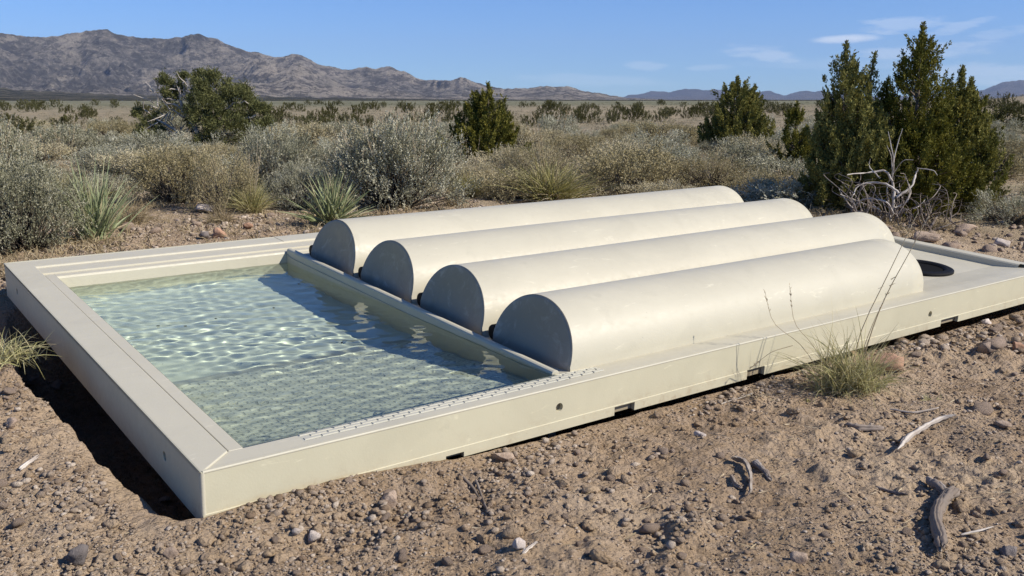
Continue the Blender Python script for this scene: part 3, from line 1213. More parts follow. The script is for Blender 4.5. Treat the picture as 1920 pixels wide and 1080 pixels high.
def make_juniper(name, leaders, seed, mat=None, sprays=1500, per=9, size=.05, gap=.35, limbs=True, core=.25, up=.9, cone=1.0):
    """leaders: (x, y, height, radius) of each pointed top"""
    mat = mat or M_JUN
    rng = np.random.default_rng(seed)
    root = empty(name, (0, 0, 0))
    tr, cr = PM(), PM()
    vol = np.array([h * r ** 1.5 for x, y, h, r in leaders])
    for (x, y, h, r), share in zip(leaders, vol / vol.sum()):
        top = np.array([x * 1.0, y * 1.0, h * .96])
        base = np.array([x * .15, y * .15, -.05])
        tp = bend(base, top, 8, h * .010, rng)
        tr.tube(tp, np.linspace(.011 * h + .006, .003, 8), 7, rng.random() * .4)
        n = int(sprays * share)
        nb = max(16, int(n / 24))
        bz = rng.random(nb) ** .9
        ba = rng.random(nb) * 2 * PI
        env = r * 1.48 * (np.clip((1 - bz), 0, 1) ** (.50 * cone)) * (.55 + .45 * sstep(-.02, .16, bz))
        lob = 1 + gap * np.sin(ba * 3 + bz * 9 + seed) * .35 + rng.normal(size=nb) * gap * .25
        br = env * lob * (core + (1 - core) * rng.random(nb) ** .45)
        hh = (.04 + bz * .80)
        st = np.array([np.interp(np.clip(hh - .10, 0, 1), np.linspace(0, 1, 8), tp[:, j]) for j in range(3)]).T
        ax0 = np.array([np.interp(hh, np.linspace(0, 1, 8), tp[:, j]) for j in range(3)]).T
        outd = np.stack([np.cos(ba), np.sin(ba), np.zeros(nb)], 1)
        en = ax0 + outd * br[:, None]
        if limbs:
            for i in range(0, nb, 2):
                tr.tube(bend(st[i], en[i], 4, .012, rng), np.linspace(.004 + .008 * r, .002, 4), 4, rng.random())
        # every limb ends in a flame-shaped bunch of sprays
        axis = unit(outd * (.55 - .3 * bz)[:, None] + np.array([0, 0, up]) + rng.normal(size=(nb, 3)) * .16)
        cl_ = (r * .42 + .05 * h) * rng.uniform(.6, 1.35, nb)
        bi = rng.integers(0, nb, n)
        q = rng.random(n) ** 1.15
        wid = (.30 * cl_[bi]) * (1 - q) ** .8 * (.45 + 1.1 * np.minimum(q * 3, 1)) * .62
        P0 = en[bi] + axis[bi] * ((q - .35) * cl_[bi])[:, None] + unit(rng.normal(size=(n, 3))) * (wid * rng.random(n) ** .4)[:, None]
        D = unit(axis[bi] + (P0 - en[bi]) * 1.2 / (cl_[bi][:, None]) * .6 + rng.normal(size=(n, 3)) * .28)
        k = max(10, n // 30)
        tq = rng.random(k)
        P1 = np.array([np.interp(.78 + .20 * tq, np.linspace(0, 1, 8), tp[:, j]) for j in range(3)]).T
        P1 += rng.normal(size=(k, 3)) * (1.05 - tq)[:, None] * r * .11
        D1 = unit(np.array([0, 0, 1.0]) + rng.normal(size=(k, 3)) * .4)
        P0 = np.concatenate([P0, P1])
        D = np.concatenate([D, D1])
        P0[:, 2] = np.maximum(P0[:, 2], size * .3)
        n = len(P0)
        si = np.repeat(np.arange(n), per)
        ll = size * rng.uniform(.8, 1.7, n)
        tt = rng.random(n * per)
        LC = P0[si] + D[si] * (ll[si] * (tt - .4))[:, None] + rng.normal(size=(n * per, 3)) * (size * .22 * (1.1 - tt))[:, None]
        LD = unit(D[si] + rng.normal(size=(n * per, 3)) * .42)
        tn = np.clip(.45 + .15 * rng.normal(size=n)[si] + .12 * rng.normal(size=n * per) + .13 * np.concatenate([rng.normal(size=nb)[bi], np.zeros(k)])[si], 0, 1)
        cr.leaves(LC, LD, size * rng.uniform(.4, .8, n * per), size * .26, tn, rng)
    tr.build('trunk', M_BARK, root)
    cr.build('crown', mat, root)
    return root


def crown_blobs(blobs, seed, sprays, per, size, mat):
    """foliage pads (x,y,z,rx,ry,rz) for the open-branched tree"""
    rng = np.random.default_rng(seed)
    cr = PM()
    vol = np.array([b[3] * b[4] * b[5] for b in blobs]) ** .8
    for b, share in zip(blobs, vol / vol.sum()):
        n = int(sprays * share)
        nc = max(5, n // 22)
        cd = unit(rng.normal(size=(nc, 3)) + np.array([0, 0, .35])) * rng.uniform(.45, 1.0, (nc, 1)) ** .6
        ci = rng.integers(0, nc, n)
        P0 = np.array(b[:3]) + (cd[ci] + rng.normal(size=(n, 3)) * .13) * np.array(b[3:6])
        D = unit(cd[ci] * .8 + np.array([0, 0, .6]) + rng.normal(size=(n, 3)) * .4)
        si = np.repeat(np.arange(n), per)
        tt = rng.random(n * per)
        LC = P0[si] + D[si] * (size * 1.4 * (tt - .3))[:, None] + rng.normal(size=(n * per, 3)) * size * .2
        tn = np.clip(.5 + .17 * rng.normal(size=n)[si] + .12 * rng.normal(size=n * per), 0, 1)
        cr.leaves(LC, unit(D[si] + rng.normal(size=(n * per, 3)) * .4), size * rng.uniform(.35, .8, n * per), size * .18, tn, rng)
    return cr


def place(o, px, py, s=1.0, rz=None, sz=None, dz=-.01):
    x, y, d = at(px, py)
    o.location = (x, y, float(ground_h(x, y)) + dz)
    o.rotation_euler = (0, 0, random.random() * 6.28 if rz is None else rz)
    o.scale = (s, s, sz or s)
    return d


def size_at(px, py, w_px, h_px):
    x, y, d = at(px, py)
    return w_px / FPX * d, h_px / FPX * d


protos = {}


def proto_size(kind):
    return protos[kind][1:]


def put(kind, px, base, top, wpx, label, cat, group=None, rz=None, dz=-.01):
    """stand a copy of a prototype on the ground at photo pixel (px, base), sized to reach row top"""
    p, R, H = protos[kind]
    w_, h_ = size_at(px, base, wpx, base - top)
    if p.get('used'):
        o = copy_tree(p)
    else:
        o = p
        p['used'] = 1
    place(o, px, base, w_ / 2 / R, rz, h_ / H, dz)
    tag(o, label, cat, group)
    return o


protos['sageA'] = (make_sage('sagebrush', .5, .6, 1, M_SAGE, 150, 24, 11), .60, .74)
protos['sageB'] = (make_sage('sagebrush', .5, .6, 2, M_SAGE, 130, 24, 11, ragged=.5), .62, .76)
protos['sageS'] = (make_sage('sagebrush', .5, .6, 3, M_SAGE, 170, 26, 11, stalks=240, ragged=.42), .58, .82)
protos['rabA'] = (make_sage('rabbitbrush', .5, .5, 4, M_SAGE2, 120, 22, 9, stalks=60, leaf=.018), .56, .6)
protos['rabB'] = (make_sage('rabbitbrush', .5, .45, 5, M_SAGE2, 110, 20, 9, stalks=110, ragged=.5), .56, .56)
protos['smS'] = (make_sage('small_sagebrush', .5, .5, 6, M_SAGE, 34, 9, 7, leaf=.030, ragged=.45), .55, .54)
protos['smR'] = (make_sage('small_sagebrush', .5, .45, 8, M_SAGE2, 30, 9, 7, leaf=.030, ragged=.5), .55, .5)
protos['yucca'] = (make_blades('yucca', .3, .5, 9, M_YUC, 210, .020, .08, .95, dead=.25), .42, .46)
protos['yuccaT'] = (make_blades('yucca', .3, .6, 19, M_YUC, 190, .018, .14, .62, dead=.2), .36, .56)
protos['bunch'] = (make_blades('bunchgrass', .35, .5, 10, M_GREEN, 620, .0075, .30, .75, stalks=5, stalk_h=1.5, dead=.3), .36, .48)
protos['tan'] = (make_blades('dry_grass_tuft', .35, .4, 12, M_DGRASS, 330, .0045, .55, .85), .36, .36)

SAGES = [
    ('sageS', -22, 452, 205, 170, 'tall grey sagebrush cut off by the left edge, pale plumes on top'),
    ('sageA', 45, 470, 296, 200, 'broad silvery sagebrush sprawling beside the green yucca, behind the back left corner of the trough'),
    ('sageB', 130, 400, 338, 100, 'low silver sagebrush tucked behind the broad sprawling one'),
    ('sageB', 290, 312, 246, 150, 'dusky brown-grey sagebrush below the far left round junipers'),
    ('sageA', 205, 330, 276, 130, 'flat grey sagebrush left of the dusky brown-grey one'),
    ('sageA', 520, 360, 228, 150, 'silvery rounded sagebrush just left of the largest sagebrush'),
    ('sageS', 745, 392, 192, 235, 'largest sagebrush, dark inside with tan plumes, right behind the first arched cover'),
    ('sageB', 560, 392, 300, 120, 'grey sagebrush with drooping side shoots behind the spiky yucca'),
    ('sageA', 640, 335, 262, 120, 'shaded sagebrush squeezed between the silvery rounded one and the largest one'),
]
for a in SAGES:
    put(*a[:5], a[5], 'sagebrush', 'large sagebrush around the clearing')
RABS = [
    ('rabA', 330, 382, 278, 170, 'yellow-grey rabbitbrush in the middle of the left clearing, below the bare-limbed tree'),
    ('rabB', 425, 395, 285, 150, 'straw-topped rabbitbrush to the right of the yellow-grey one'),
    ('rabB', 1005, 345, 268, 150, 'thin rabbitbrush behind the green bunchgrass'),
    ('rabA', 890, 365, 300, 110, 'pale olive rabbitbrush at the foot of the middle juniper'),
    ('rabA', 1190, 345, 280, 150, 'rounded olive rabbitbrush behind the ends of the covers'),
    ('rabB', 1330, 350, 290, 150, 'brown twiggy rabbitbrush behind the covers, left of the dark slim juniper'),
    ('rabB', 1450, 372, 318, 150, 'low straw-coloured rabbitbrush at the far end of the second cover'),
    ('sageB', 1270, 315, 270, 110, 'low grey shrub between the two olive ones'),
    ('rabA', 1860, 335, 268, 140, 'grey-brown rabbitbrush right of the big juniper'),
]
for a in RABS:
    put(*a[:5], a[5], 'shrub', 'rabbitbrush around the clearing')
put('yuccaT', 178, 452, 296, 150, 'tall green yucca rising out of the sagebrush at the left', 'yucca')
put('yucca', 622, 424, 314, 165, 'spiky yucca spreading behind the end of the first arched cover', 'yucca')
put('bunch', 1030, 378, 268, 200, 'green and straw bunchgrass with tall seed stalks behind the covers', 'grass clump')
put('bunch', 880, 372, 300, 90, 'yellow-green bunchgrass right of the largest sagebrush', 'grass clump')
put('tan', 1862, 400, 312, 95, 'stiff straw-coloured grass clump at the foot of the big juniper', 'grass clump')
put('tan', 1915, 420, 345, 110, 'drooping straw grass clump cut off by the right edge', 'grass clump')
put('bunch', 118, 400, 300, 120, 'yellowish bunchgrass among the sagebrush left of the tall green yucca', 'grass clump')
put('tan', 248, 418, 330, 110, 'tall straw grass clump right of the tall green yucca', 'grass clump')
put('bunch', 470, 400, 318, 100, 'straw-green bunchgrass between the pale rock and the spiky yucca', 'grass clump')
put('tan', 850, 385, 318, 80, 'straw grass clump at the right foot of the largest sagebrush', 'grass clump')
put('tan', 1120, 368, 300, 110, 'straw grass clump right of the green and straw bunchgrass', 'grass clump')
put('tan', 1420, 372, 318, 100, 'pale straw grass clump beyond the second cover, left of the big juniper group', 'grass clump')
put('tan', 415, 418, 335, 90, 'dry brown grass clump beside the pale rock', 'grass clump')
put('tan', 925, 375, 315, 85, 'dry straw grass clump between the two green bunchgrasses', 'grass clump')
put('tan', 1290, 372, 322, 120, 'ragged straw grass clump behind the middle of the first cover', 'grass clump')
put('tan', 1530, 388, 330, 110, 'straw grass clump behind the round end of the third cover', 'grass clump')
put('tan', 1760, 430, 382, 90, 'grass clump low in front of the big juniper, right of the dead branches', 'grass clump')

# junipers close enough to tell apart
def juniper_at(px, base, specs, seed, label, **kw):
    x, y, d = at(px, base)
    kw['sprays'] = int(kw['sprays'] * 1.3)
    sc_ = d / FPX
    L = [((lx - px) * sc_, ly, (base - top) * sc_, w_ / 2 * sc_) for lx, ly, top, w_ in specs]
    o = make_juniper('juniper', L, seed, **kw)
    o.location = (x, y, float(ground_h(x, y)) - .02)
    tag(o, label, 'juniper tree', 'junipers standing above the sagebrush')
    return o


juniper_at(1585, 392, [(1575, 0, 84, 104), (1622, .15, 102, 80), (1548, .1, 175, 90), (1600, -.1, 190, 140), (1560, -.12, 245, 120), (1630, -.15, 215, 120)], 31,
           'tall dark juniper with two thin tops, left half of the big group at the right', sprays=8800, size=.032)
juniper_at(1702, 396, [(1698, 0, 54, 140), (1745, .1, 190, 140), (1660, .12, 160, 100), (1700, -.15, 225, 170)], 32,
           'tallest juniper with a single sharp top, middle of the big group at the right', sprays=9500, size=.032)
juniper_at(1788, 392, [(1775, 0, 140, 96), (1812, .1, 160, 84), (1795, -.1, 225, 140), (1832, .05, 250, 80)], 33,
           'yellowish juniper leaning out at the right side of the big group', sprays=7200, size=.032)
juniper_at(1492, 325, [(1487, 0, 188, 58), (1500, .05, 250, 72)], 34,
           'slim dark juniper standing alone left of the big group', sprays=2000, size=.036)
juniper_at(1380, 284, [(1375, 0, 143, 95), (1415, .1, 160, 62), (1350, .1, 205, 80), (1398, -.1, 200, 100)], 35,
           'two-topped dense juniper behind the ends of the covers', sprays=5600, size=.048)
juniper_at(915, 305, [(917, 0, 148, 90), (890, .1, 166, 90), (945, .1, 205, 90), (858, .1, 205, 80), (905, -.1, 220, 140)], 36,
           'pointed juniper between the largest sagebrush and the bunchgrass', sprays=5200, size=.044)

# open-branched tree at the left
bx, by, bd_ = at(385, 285)
k_ = bd_ / FPX
tree = empty('juniper', (bx, by, float(ground_h(bx, by)) - .03))
tag(tree, 'broad old juniper with bare grey limbs showing on its left side', 'juniper tree', 'junipers standing above the sagebrush')


def tp(px, py, dy=0.0):
    return ((px - 385) * k_, dy, (285 - py) * k_)


tk = PM()
rg = np.random.default_rng(77)
for pts, r0 in (([(390, 290), (395, 250), (405, 210), (415, 170)], .10), ([(388, 285), (375, 245), (352, 205), (342, 165)], .07),
                ([(385, 280), (345, 252), (312, 240), (285, 228)], .06), ([(352, 252), (335, 240), (300, 215), (288, 205)], .04), ([(370, 268), (352, 262), (340, 275), (330, 288)], .03),
                ([(392, 262), (430, 235), (455, 220), (478, 215)], .06), ([(352, 205), (335, 195), (322, 190), (315, 180)], .03), ([(345, 190), (358, 178), (366, 165), (362, 152)], .025),
                ([(400, 240), (440, 250), (470, 245), (490, 235)], .04), ([(350, 215), (362, 200), (372, 190), (380, 175)], .03), ([(405, 210), (440, 195), (460, 190), (480, 200)], .03)):
    P3 = np.array([tp(a, b, rg.normal() * .05) for a, b in pts])
    t4 = np.linspace(0, 1, 4)
    t9 = np.linspace(0, 1, 10)
    q = np.array([np.interp(t9, t4, P3[:, j]) for j in range(3)]).T + rg.normal(size=(10, 3)) * .012
    tk.tube(q, np.linspace(r0, r0 * .3, 10) * .62, 7, .85)
for i in range(90):
    a = np.array(tp(rg.uniform(300, 380), rg.uniform(165, 268), rg.normal() * .2))
    b = a + np.clip(rg.normal(size=3), -1.3, 1.3) * np.array([.15, .12, .12])
    tk.tube(bend(a, b, 4, .03, rg), np.linspace(.010, .003, 4), 4, .9)
tk.build('trunk', M_WOOD, tree)
BL0 = [(*tp(412, 165), 46 * k_, .45, 30 * k_), (*tp(440, 195, .1), 40 * k_, .45, 38 * k_), (*tp(395, 205, -.2), 36 * k_, .4, 42 * k_), (*tp(430, 240, -.1), 55 * k_, .5, 34 * k_),
      (*tp(332, 160), 30 * k_, .3, 20 * k_), (*tp(325, 185, .2), 24 * k_, .3, 16 * k_), (*tp(283, 218), 24 * k_, .3, 18 * k_), (*tp(300, 250, -.1), 38 * k_, .35, 20 * k_), (*tp(318, 268, -.2), 34 * k_, .3, 16 * k_),
      (*tp(480, 215, .1), 26 * k_, .35, 24 * k_), (*tp(488, 238), 24 * k_, .3, 20 * k_), (*tp(395, 262, -.3), 34 * k_, .3, 18 * k_), (*tp(365, 225, .35), 26 * k_, .3, 30 * k_), (*tp(372, 150, .2), 20 * k_, .3, 14 * k_)]
BL = [(*b[:3], b[3] * .78, b[4] * .9, b[5] * .80) for b in BL0]
crown_blobs(BL, 5, 6500, 9, .062, M_JUND).build('crown', M_JUND, tree)

# round far junipers, each one a tree of its own
pj = []
for s_ in range(4):
    rg = np.random.default_rng(100 + s_)
    L = [(rg.normal() * .25, rg.normal() * .25, rg.uniform(.8, 1.1), rg.uniform(.5, .65)) for _ in range(3)]
    o = make_juniper('far_juniper', L, 200 + s_, mat=M_JUNF, sprays=420, per=6, size=.13, gap=.5, limbs=False, cone=.55, core=.1)
    pj.append(o)
used_far = set()
FARJ = [(60, 262, 228, 50), (132, 252, 219, 46), (222, 240, 220, 26), (250, 244, 228, 18), (515, 238, 214, 30), (568, 246, 216, 34), (592, 240, 210, 30), (612, 238, 213, 26), (640, 236, 212, 34),
        (665, 238, 214, 28), (690, 240, 216, 22), (770, 236, 210, 26), (790, 240, 214, 26), (810, 236, 212, 18), (848, 240, 210, 28), (985, 240, 213, 24), (1015, 238, 208, 28), (1035, 236, 210, 26),
        (1080, 232, 207, 26), (1105, 230, 204, 30), (1145, 232, 206, 22), (1158, 228, 200, 34), (1190, 230, 203, 26), (1215, 226, 204, 18), (1238, 228, 203, 28), (1290, 222, 202, 22), (1305, 220, 200, 18),
        (1265, 214, 199, 16), (1330, 216, 200, 16), (1440, 212, 198, 16), (1470, 210, 196, 16), (1885, 250, 198, 84), (1858, 240, 212, 40), (1822, 202, 178, 36), (1838, 200, 182, 22), (1880, 200, 174, 26),
        (1812, 200, 184, 20), (1905, 205, 190, 18), (950, 228, 208, 22), (1060, 226, 206, 18), (24, 240, 216, 34), (330, 236, 222, 16), (172, 232, 222, 14), (100, 230, 221, 16), (-40, 250, 215, 60), (1990, 230, 185, 60),
        (545, 226, 212, 20), (730, 226, 210, 18), (905, 222, 206, 16), (1120, 216, 202, 14), (1175, 214, 201, 14), (1350, 208, 197, 12), (1400, 222, 205, 20)]
rgf = np.random.default_rng(8)
for _ in range(150):
    pxx_, bb_ = rgf.uniform(-60, 1980), 196 + 36 * rgf.random() ** 1.6
    hh_ = (bb_ - 188) * rgf.uniform(.35, .75) + 4
    FARJ.append((pxx_, bb_, bb_ - hh_, hh_ * rgf.uniform(.9, 1.6)))
for i, (px, b, t, w_) in enumerate(FARJ):
    p = pj[i % 4]
    if i % 4 in used_far:
        o = copy_tree(p)
    else:
        o = p
        used_far.add(i % 4)
    x, y, d = at(px, b)
    k = d / FPX
    o.location = (x, y, float(ground_h(x, y)) - .02)
    o.scale = (w_ * k / 1.35, w_ * k / 1.35, (b - t) * k / 1.02)
    o.rotation_euler = (0, 0, random.random() * 6.28)
    tag(o, 'small dark round juniper far out on the plain', 'juniper tree', 'far junipers dotted over the plain')

# ---- shrubs scattered over the plain, one by one
small = []
for kind, seed, mt in (('small_sagebrush', 61, M_SAGE), ('small_sagebrush', 62, M_SAGE2), ('small_sagebrush', 63, M_SAGE), ('small_sagebrush', 64, M_SAGE2)):
    small.append(make_sage(kind, .5, .42, seed, mt, 70, 22, 9, leaf=.021, ragged=.6, stalks=40 if seed % 2 else 0))
used_s = set()
spots = []
rg = np.random.default_rng(404)
occ = [(at(a[1], a[2])[:2]) for a in SAGES + RABS]
tries = 0
while len(spots) < 190 and tries < 30000:
    tries += 1
    a = rg.uniform(rad(-33), rad(33))
    r = 7.0 + (27 - 7.0) * rg.random() ** 1.05
    x, y = math.sin(a) * r, math.cos(a) * r
    u_, v_ = dev_uv(x, y)
    if -.6 < u_ < 4.5 and v_ < 2.75:
        continue
    pxx = 960 + FPX * x / y
    if 180 < pxx < 560 and r < 7.4 or (1480 < pxx < 1900 and r < 9.5):
        continue
    if min([(x - q[0]) ** 2 + (y - q[1]) ** 2 for q in spots[-290:]] + [9]) < (.52 + .042 * r) ** 2:
        continue
    if min((x - q[0]) ** 2 + (y - q[1]) ** 2 for q in occ) < .5 ** 2:
        continue
    spots.append((x, y, r))
for i, (x, y, r) in enumerate(spots):
    q = i % 4
    o = copy_tree(small[q]) if q in used_s else small[q]
    used_s.add(q)
    s_ = rg.choice([.42, .6, .8, 1.05], p=[.3, .35, .22, .13]) * rg.uniform(.8, 1.15)
    o.location = (x, y, float(ground_h(x, y)) - .02)
    o.scale = (s_, s_, s_ * rg.uniform(.55, .95))
    o.rotation_euler = (0, 0, rg.random() * 6.28)
    tag(o, 'low grey-brown shrub among others on the open plain', 'shrub', 'low shrubs scattered over the plain')
for k in ('smS', 'smR'):
    for c in list(protos[k][0].children):
        bpy.data.objects.remove(c)
    bpy.data.objects.remove(protos[k][0])

# ---- shrub cover too far or too many to count
cov = PM()
rg = np.random.default_rng(9)
for N, r_a, r_b, pw, per, lk in ((420, 11, 30, 1.2, 190, .11), (1100, 26, 80, .9, 80, .17), (1500, 60, 300, .7, 24, .34)):
    a = rg.uniform(rad(-38), rad(38), N)
    r = r_a * (r_b / r_a) ** (rg.random(N) ** pw)
    x, y = np.sin(a) * r, np.cos(a) * r
    dn = fbm(x / 9, y / 9, 3, 77)
    keep = dn > -.35 + rg.random(N) * .4 - .25
    x, y, r = x[keep], y[keep], r[keep]
    z = ground_h(x, y)
    n = len(x)
    R_ = rg.uniform(.10, .30, n) * (1 + r * .002)
    si = np.repeat(np.arange(n), per)
    d = unit(rg.normal(size=(n * per, 3)) + np.array([0, 0, .6]))
    d[:, 2] = np.abs(d[:, 2])
    P = np.stack([x, y, z], 1)[si] + d * (R_[si] * rg.uniform(.35, 1, n * per))[:, None] * np.array([1.2, 1.2, .62])
    cov.leaves(P, unit(d + rg.normal(size=d.shape) * .5 + np.array([0, 0, .4])), R_[si] * lk, R_[si] * lk * .36, np.clip(rg.normal(.48, .2, n)[si] + rg.normal(size=n * per) * .12, 0, 1), rg)
M_COV = tint_mat('brush_cover', [(0, (.13, .115, .075)), (.35, (.24, .215, .145)), (.7, (.33, .29, .20)), (1, (.46, .38, .25))], .9, .1, .15)
tag(cov.build('brush_cover', M_COV), kind='stuff')

# ---- dry grass and litter between the shrubs
gr = PM()
N = 26000
a = rg.uniform(rad(-42), rad(42), N)
r = 4.2 + (16 - 4.2) * rg.random(N) ** 1.3
x, y = np.sin(a) * r, np.cos(a) * r
u_, v_ = dev_uv(x, y)
dn = fbm(x * .8, y * .8, 3, 91)
pxx = 960 + FPX * x / y
bare = (pxx > 230) & (pxx < 560) & (r < 6.6)
ok = ((u_ < -.5) | (u_ > 4.35) | (v_ > 2.42)) & (dn > -.15) & ~(bare & (rg.random(N) < .85)) & ~((pxx > 1550) & (r < 5.6) & (rg.random(N) < .8))
x, y, r = x[ok], y[ok], r[ok]
n = len(x)
bl = 7
si = np.repeat(np.arange(n), bl)
C = np.stack([x, y, ground_h(x, y) - .003], 1)[si] + rg.normal(size=(n * bl, 3)) * np.array([.02, .02, 0])
ph = rg.uniform(0, 1.1, n * bl)
th = rg.random(n * bl) * 6.28
D = np.stack([np.cos(th) * np.sin(ph), np.sin(th) * np.sin(ph), np.cos(ph)], 1)
gr.blades(C, D, (rg.uniform(.03, .14, n)[si]) * rg.uniform(.5, 1.1, n * bl), .0032 * (1 + r[si] * .10), .4, 2, rg.random(n * bl), rg)
tag(gr.build('dry_grass', M_DGRASS), kind='stuff')

# ------------------------------------------------------------------ foreground grasses
def at_near(px, py):
    d = ray(px, py)
    t = np.concatenate([np.linspace(1.2, 6, 3000), np.linspace(6, 14, 1500)])
    x, y = d[0] * t, d[1] * t
    gz = ground_h(x, y)
    i = np.nonzero(CAMZ + d[2] * t < gz)[0][0]
    return float(x[i]), float(y[i]), float(gz[i]), float(t[i])


rg = np.random.default_rng(55)
x, y, z, t = at_near(1588, 734)
gt = empty('tall_grass', (x, y, z - .01))
tag(gt, 'thin green and straw grass tuft growing against the near side of the trough', 'grass clump')
k = t / FPX
p = PM()
n = 620
C = np.stack([rg.normal(0, .045, n) + .01, rg.normal(0, .028, n), np.zeros(n)], 1)
th = rg.random(n) * 6.28
ph = rg.random(n) ** .9 * .72
D = np.stack([np.cos(th) * np.sin(ph), np.sin(th) * np.sin(ph), np.cos(ph)], 1)
p.blades(C, D, rg.uniform(.08, .30, n), rg.uniform(.0022, .0042, n), rg.uniform(.1, .8, n), 5, rg.random(n), rg)
n = 110
th = rg.normal(PI, 1.3, n)
ph = rg.uniform(.05, .55, n)
D = np.stack([np.cos(th) * np.sin(ph), np.sin(th) * np.sin(ph) * .4, np.cos(ph)], 1)
p.blades(rg.normal(size=(n, 3)) * np.array([.03, .02, 0]), D, rg.uniform(.18, .40, n), .0030, rg.uniform(.15, .8, n), 6, rg.uniform(0, .35, n), rg)
p.build('blades', M_GREEN, gt)
p = PM()
n = 130
th = rg.random(n) * 6.28
ph = rg.uniform(1.0, 1.5, n)
p.blades(rg.normal(size=(n, 3)) * np.array([.05, .035, .002]) + np.array([0, 0, .008]), np.stack([np.cos(th) * np.sin(ph), np.sin(th) * np.sin(ph), np.cos(ph)], 1), rg.uniform(.05, .16, n), .0028, .3, 4, rg.random(n), rg)
p.build('dead_blades', M_TAN, gt)
p = PM()
for (tx, ty), pts, rr_ in (((1692, 400), [(1590, 700), (1600, 620), (1640, 520), (1668, 455), (1692, 395)], .0016), ((1710, 400), [(1600, 705), (1625, 610), (1648, 540), (1680, 470), (1715, 395)], .0017),
                           ((1640, 560), [(1598, 700), (1612, 640), (1628, 590), (1648, 545)], .0013), ((1425, 540), [(1560, 700), (1500, 640), (1440, 600), (1424, 540)], .001),
                           ((1470, 535), [(1570, 700), (1520, 640), (1478, 600), (1468, 530)], .001), ((1560, 620), [(1480, 640), (1440, 650), (1405, 680)], .001)):
    q = np.array([((a - 1588) * k, rg.normal() * .004 - .01, (734 - b) * k * 1.02) for a, b in pts])
    if pts[0][1] > 660:
        q[0] = (q[0][0], 0, 0)
    t0 = np.linspace(0, 1, len(q))
    t1 = np.linspace(0, 1, 12)
    q = np.array([np.interp(t1, t0, q[:, j]) for j in range(3)]).T
    q[1:-1] = (q[:-2] + q[1:-1] * 2 + q[2:]) / 4
    p.tube(q, np.linspace(rr_ * 1.2, rr_ * .55, 12), 5, .15 + rg.random() * .4)
    # seed head
    m_ = 16
    tq = rg.uniform(.78, 1, m_)
    cc = np.array([np.interp(tq, t1, q[:, j]) for j in range(3)]).T
    dd = unit(q[-1] - q[-3])
    p.leaves(cc, dd + rg.normal(size=(m_, 3)) * .25, .011, .0028, None, rg)
for s_ in ((1630, 535, 14, 8), (1650, 530, 22, 14), (1652, 518, 16, 12)):
    q0 = np.array([(s_[0] - 1588) * k, -.01, (734 - s_[1]) * k * 1.02])
    p.blades([q0], [(s_[2], 0, s_[3])], .022, .003, .1, 3, .3, rg)
p.build('seed_stalks', M_TAN, gt)

for i, (px, py, h, R_, n, lab) in enumerate([(8, 672, .13, .10, 240, 'green and straw grass tuft cut off by the left edge beside the pit'), (1748, 748, .03, .035, 40, 'tiny yellow grass sprout right of the tall grass'),
                                              (1512, 752, .025, .02, 26, 'tiny yellow sprout in the dirt left below the tall grass'), (1420, 742, .03, .05, 30, 'sparse dead sprout under the notch of the trough'),
                                              (60, 560, .10, .06, 60, 'thin dry tuft hanging into the pit beside the trough')]):
    x, y, z, t = at_near(px, py)
    rt = empty('grass_tuft', (x, y, z - .004))
    tag(rt, lab, 'grass clump')
    p = PM()
    th = rg.random(n) * 6.28
    ph = rg.random(n) * 1.2
    D = np.stack([np.cos(th) * np.sin(ph), np.sin(th) * np.sin(ph), np.cos(ph)], 1)
    p.blades(rg.normal(size=(n, 3)) * np.array([R_ * .4, R_ * .4, 0]), D, h * rg.uniform(.5, 1.1, n), .003, rg.uniform(.2, .9, n), 4, rg.random(n) if i != 4 else rg.random(n) * .3, rg)
    p.build('blades', M_GREEN if i != 3 else M_DGRASS, rt)

# ------------------------------------------------------------------ dead wood


def branch_thing(name, label, cat, px, py, strokes, mat, tint=.7, dyspread=0.0, group=None, dz=0):
    """strokes: lists of photo-pixel points with radii; given depth by dyspread"""
    x, y, z, t = at_near(px, py)
    k = t / FPX
    o = PM()
    g_ = np.random.default_rng(px)
    for pts, r0, r1 in strokes:
        q = np.array([((a - px) * k, g_.normal() * dyspread, (py - b) * k) for a, b in pts])
        t0 = np.linspace(0, 1, len(q))
        m_ = len(pts) * 4
        t1 = np.linspace(0, 1, m_)
        q = np.array([np.interp(t1, t0, q[:, j]) for j in range(3)]).T
        for _ in range(2):
            q[1:-1] = (q[:-2] + q[1:-1] * 2 + q[2:]) / 4
        q += g_.normal(size=q.shape) * r0 * .18
        o.tube(q, np.linspace(r0, r1, m_) * (1 + .12 * g_.normal(size=m_)), 7, tint)
    ob = o.build(name, mat, None, True)
    ob.location = (x, y, z + dz)
    tag(ob, label, cat, group)
    return ob


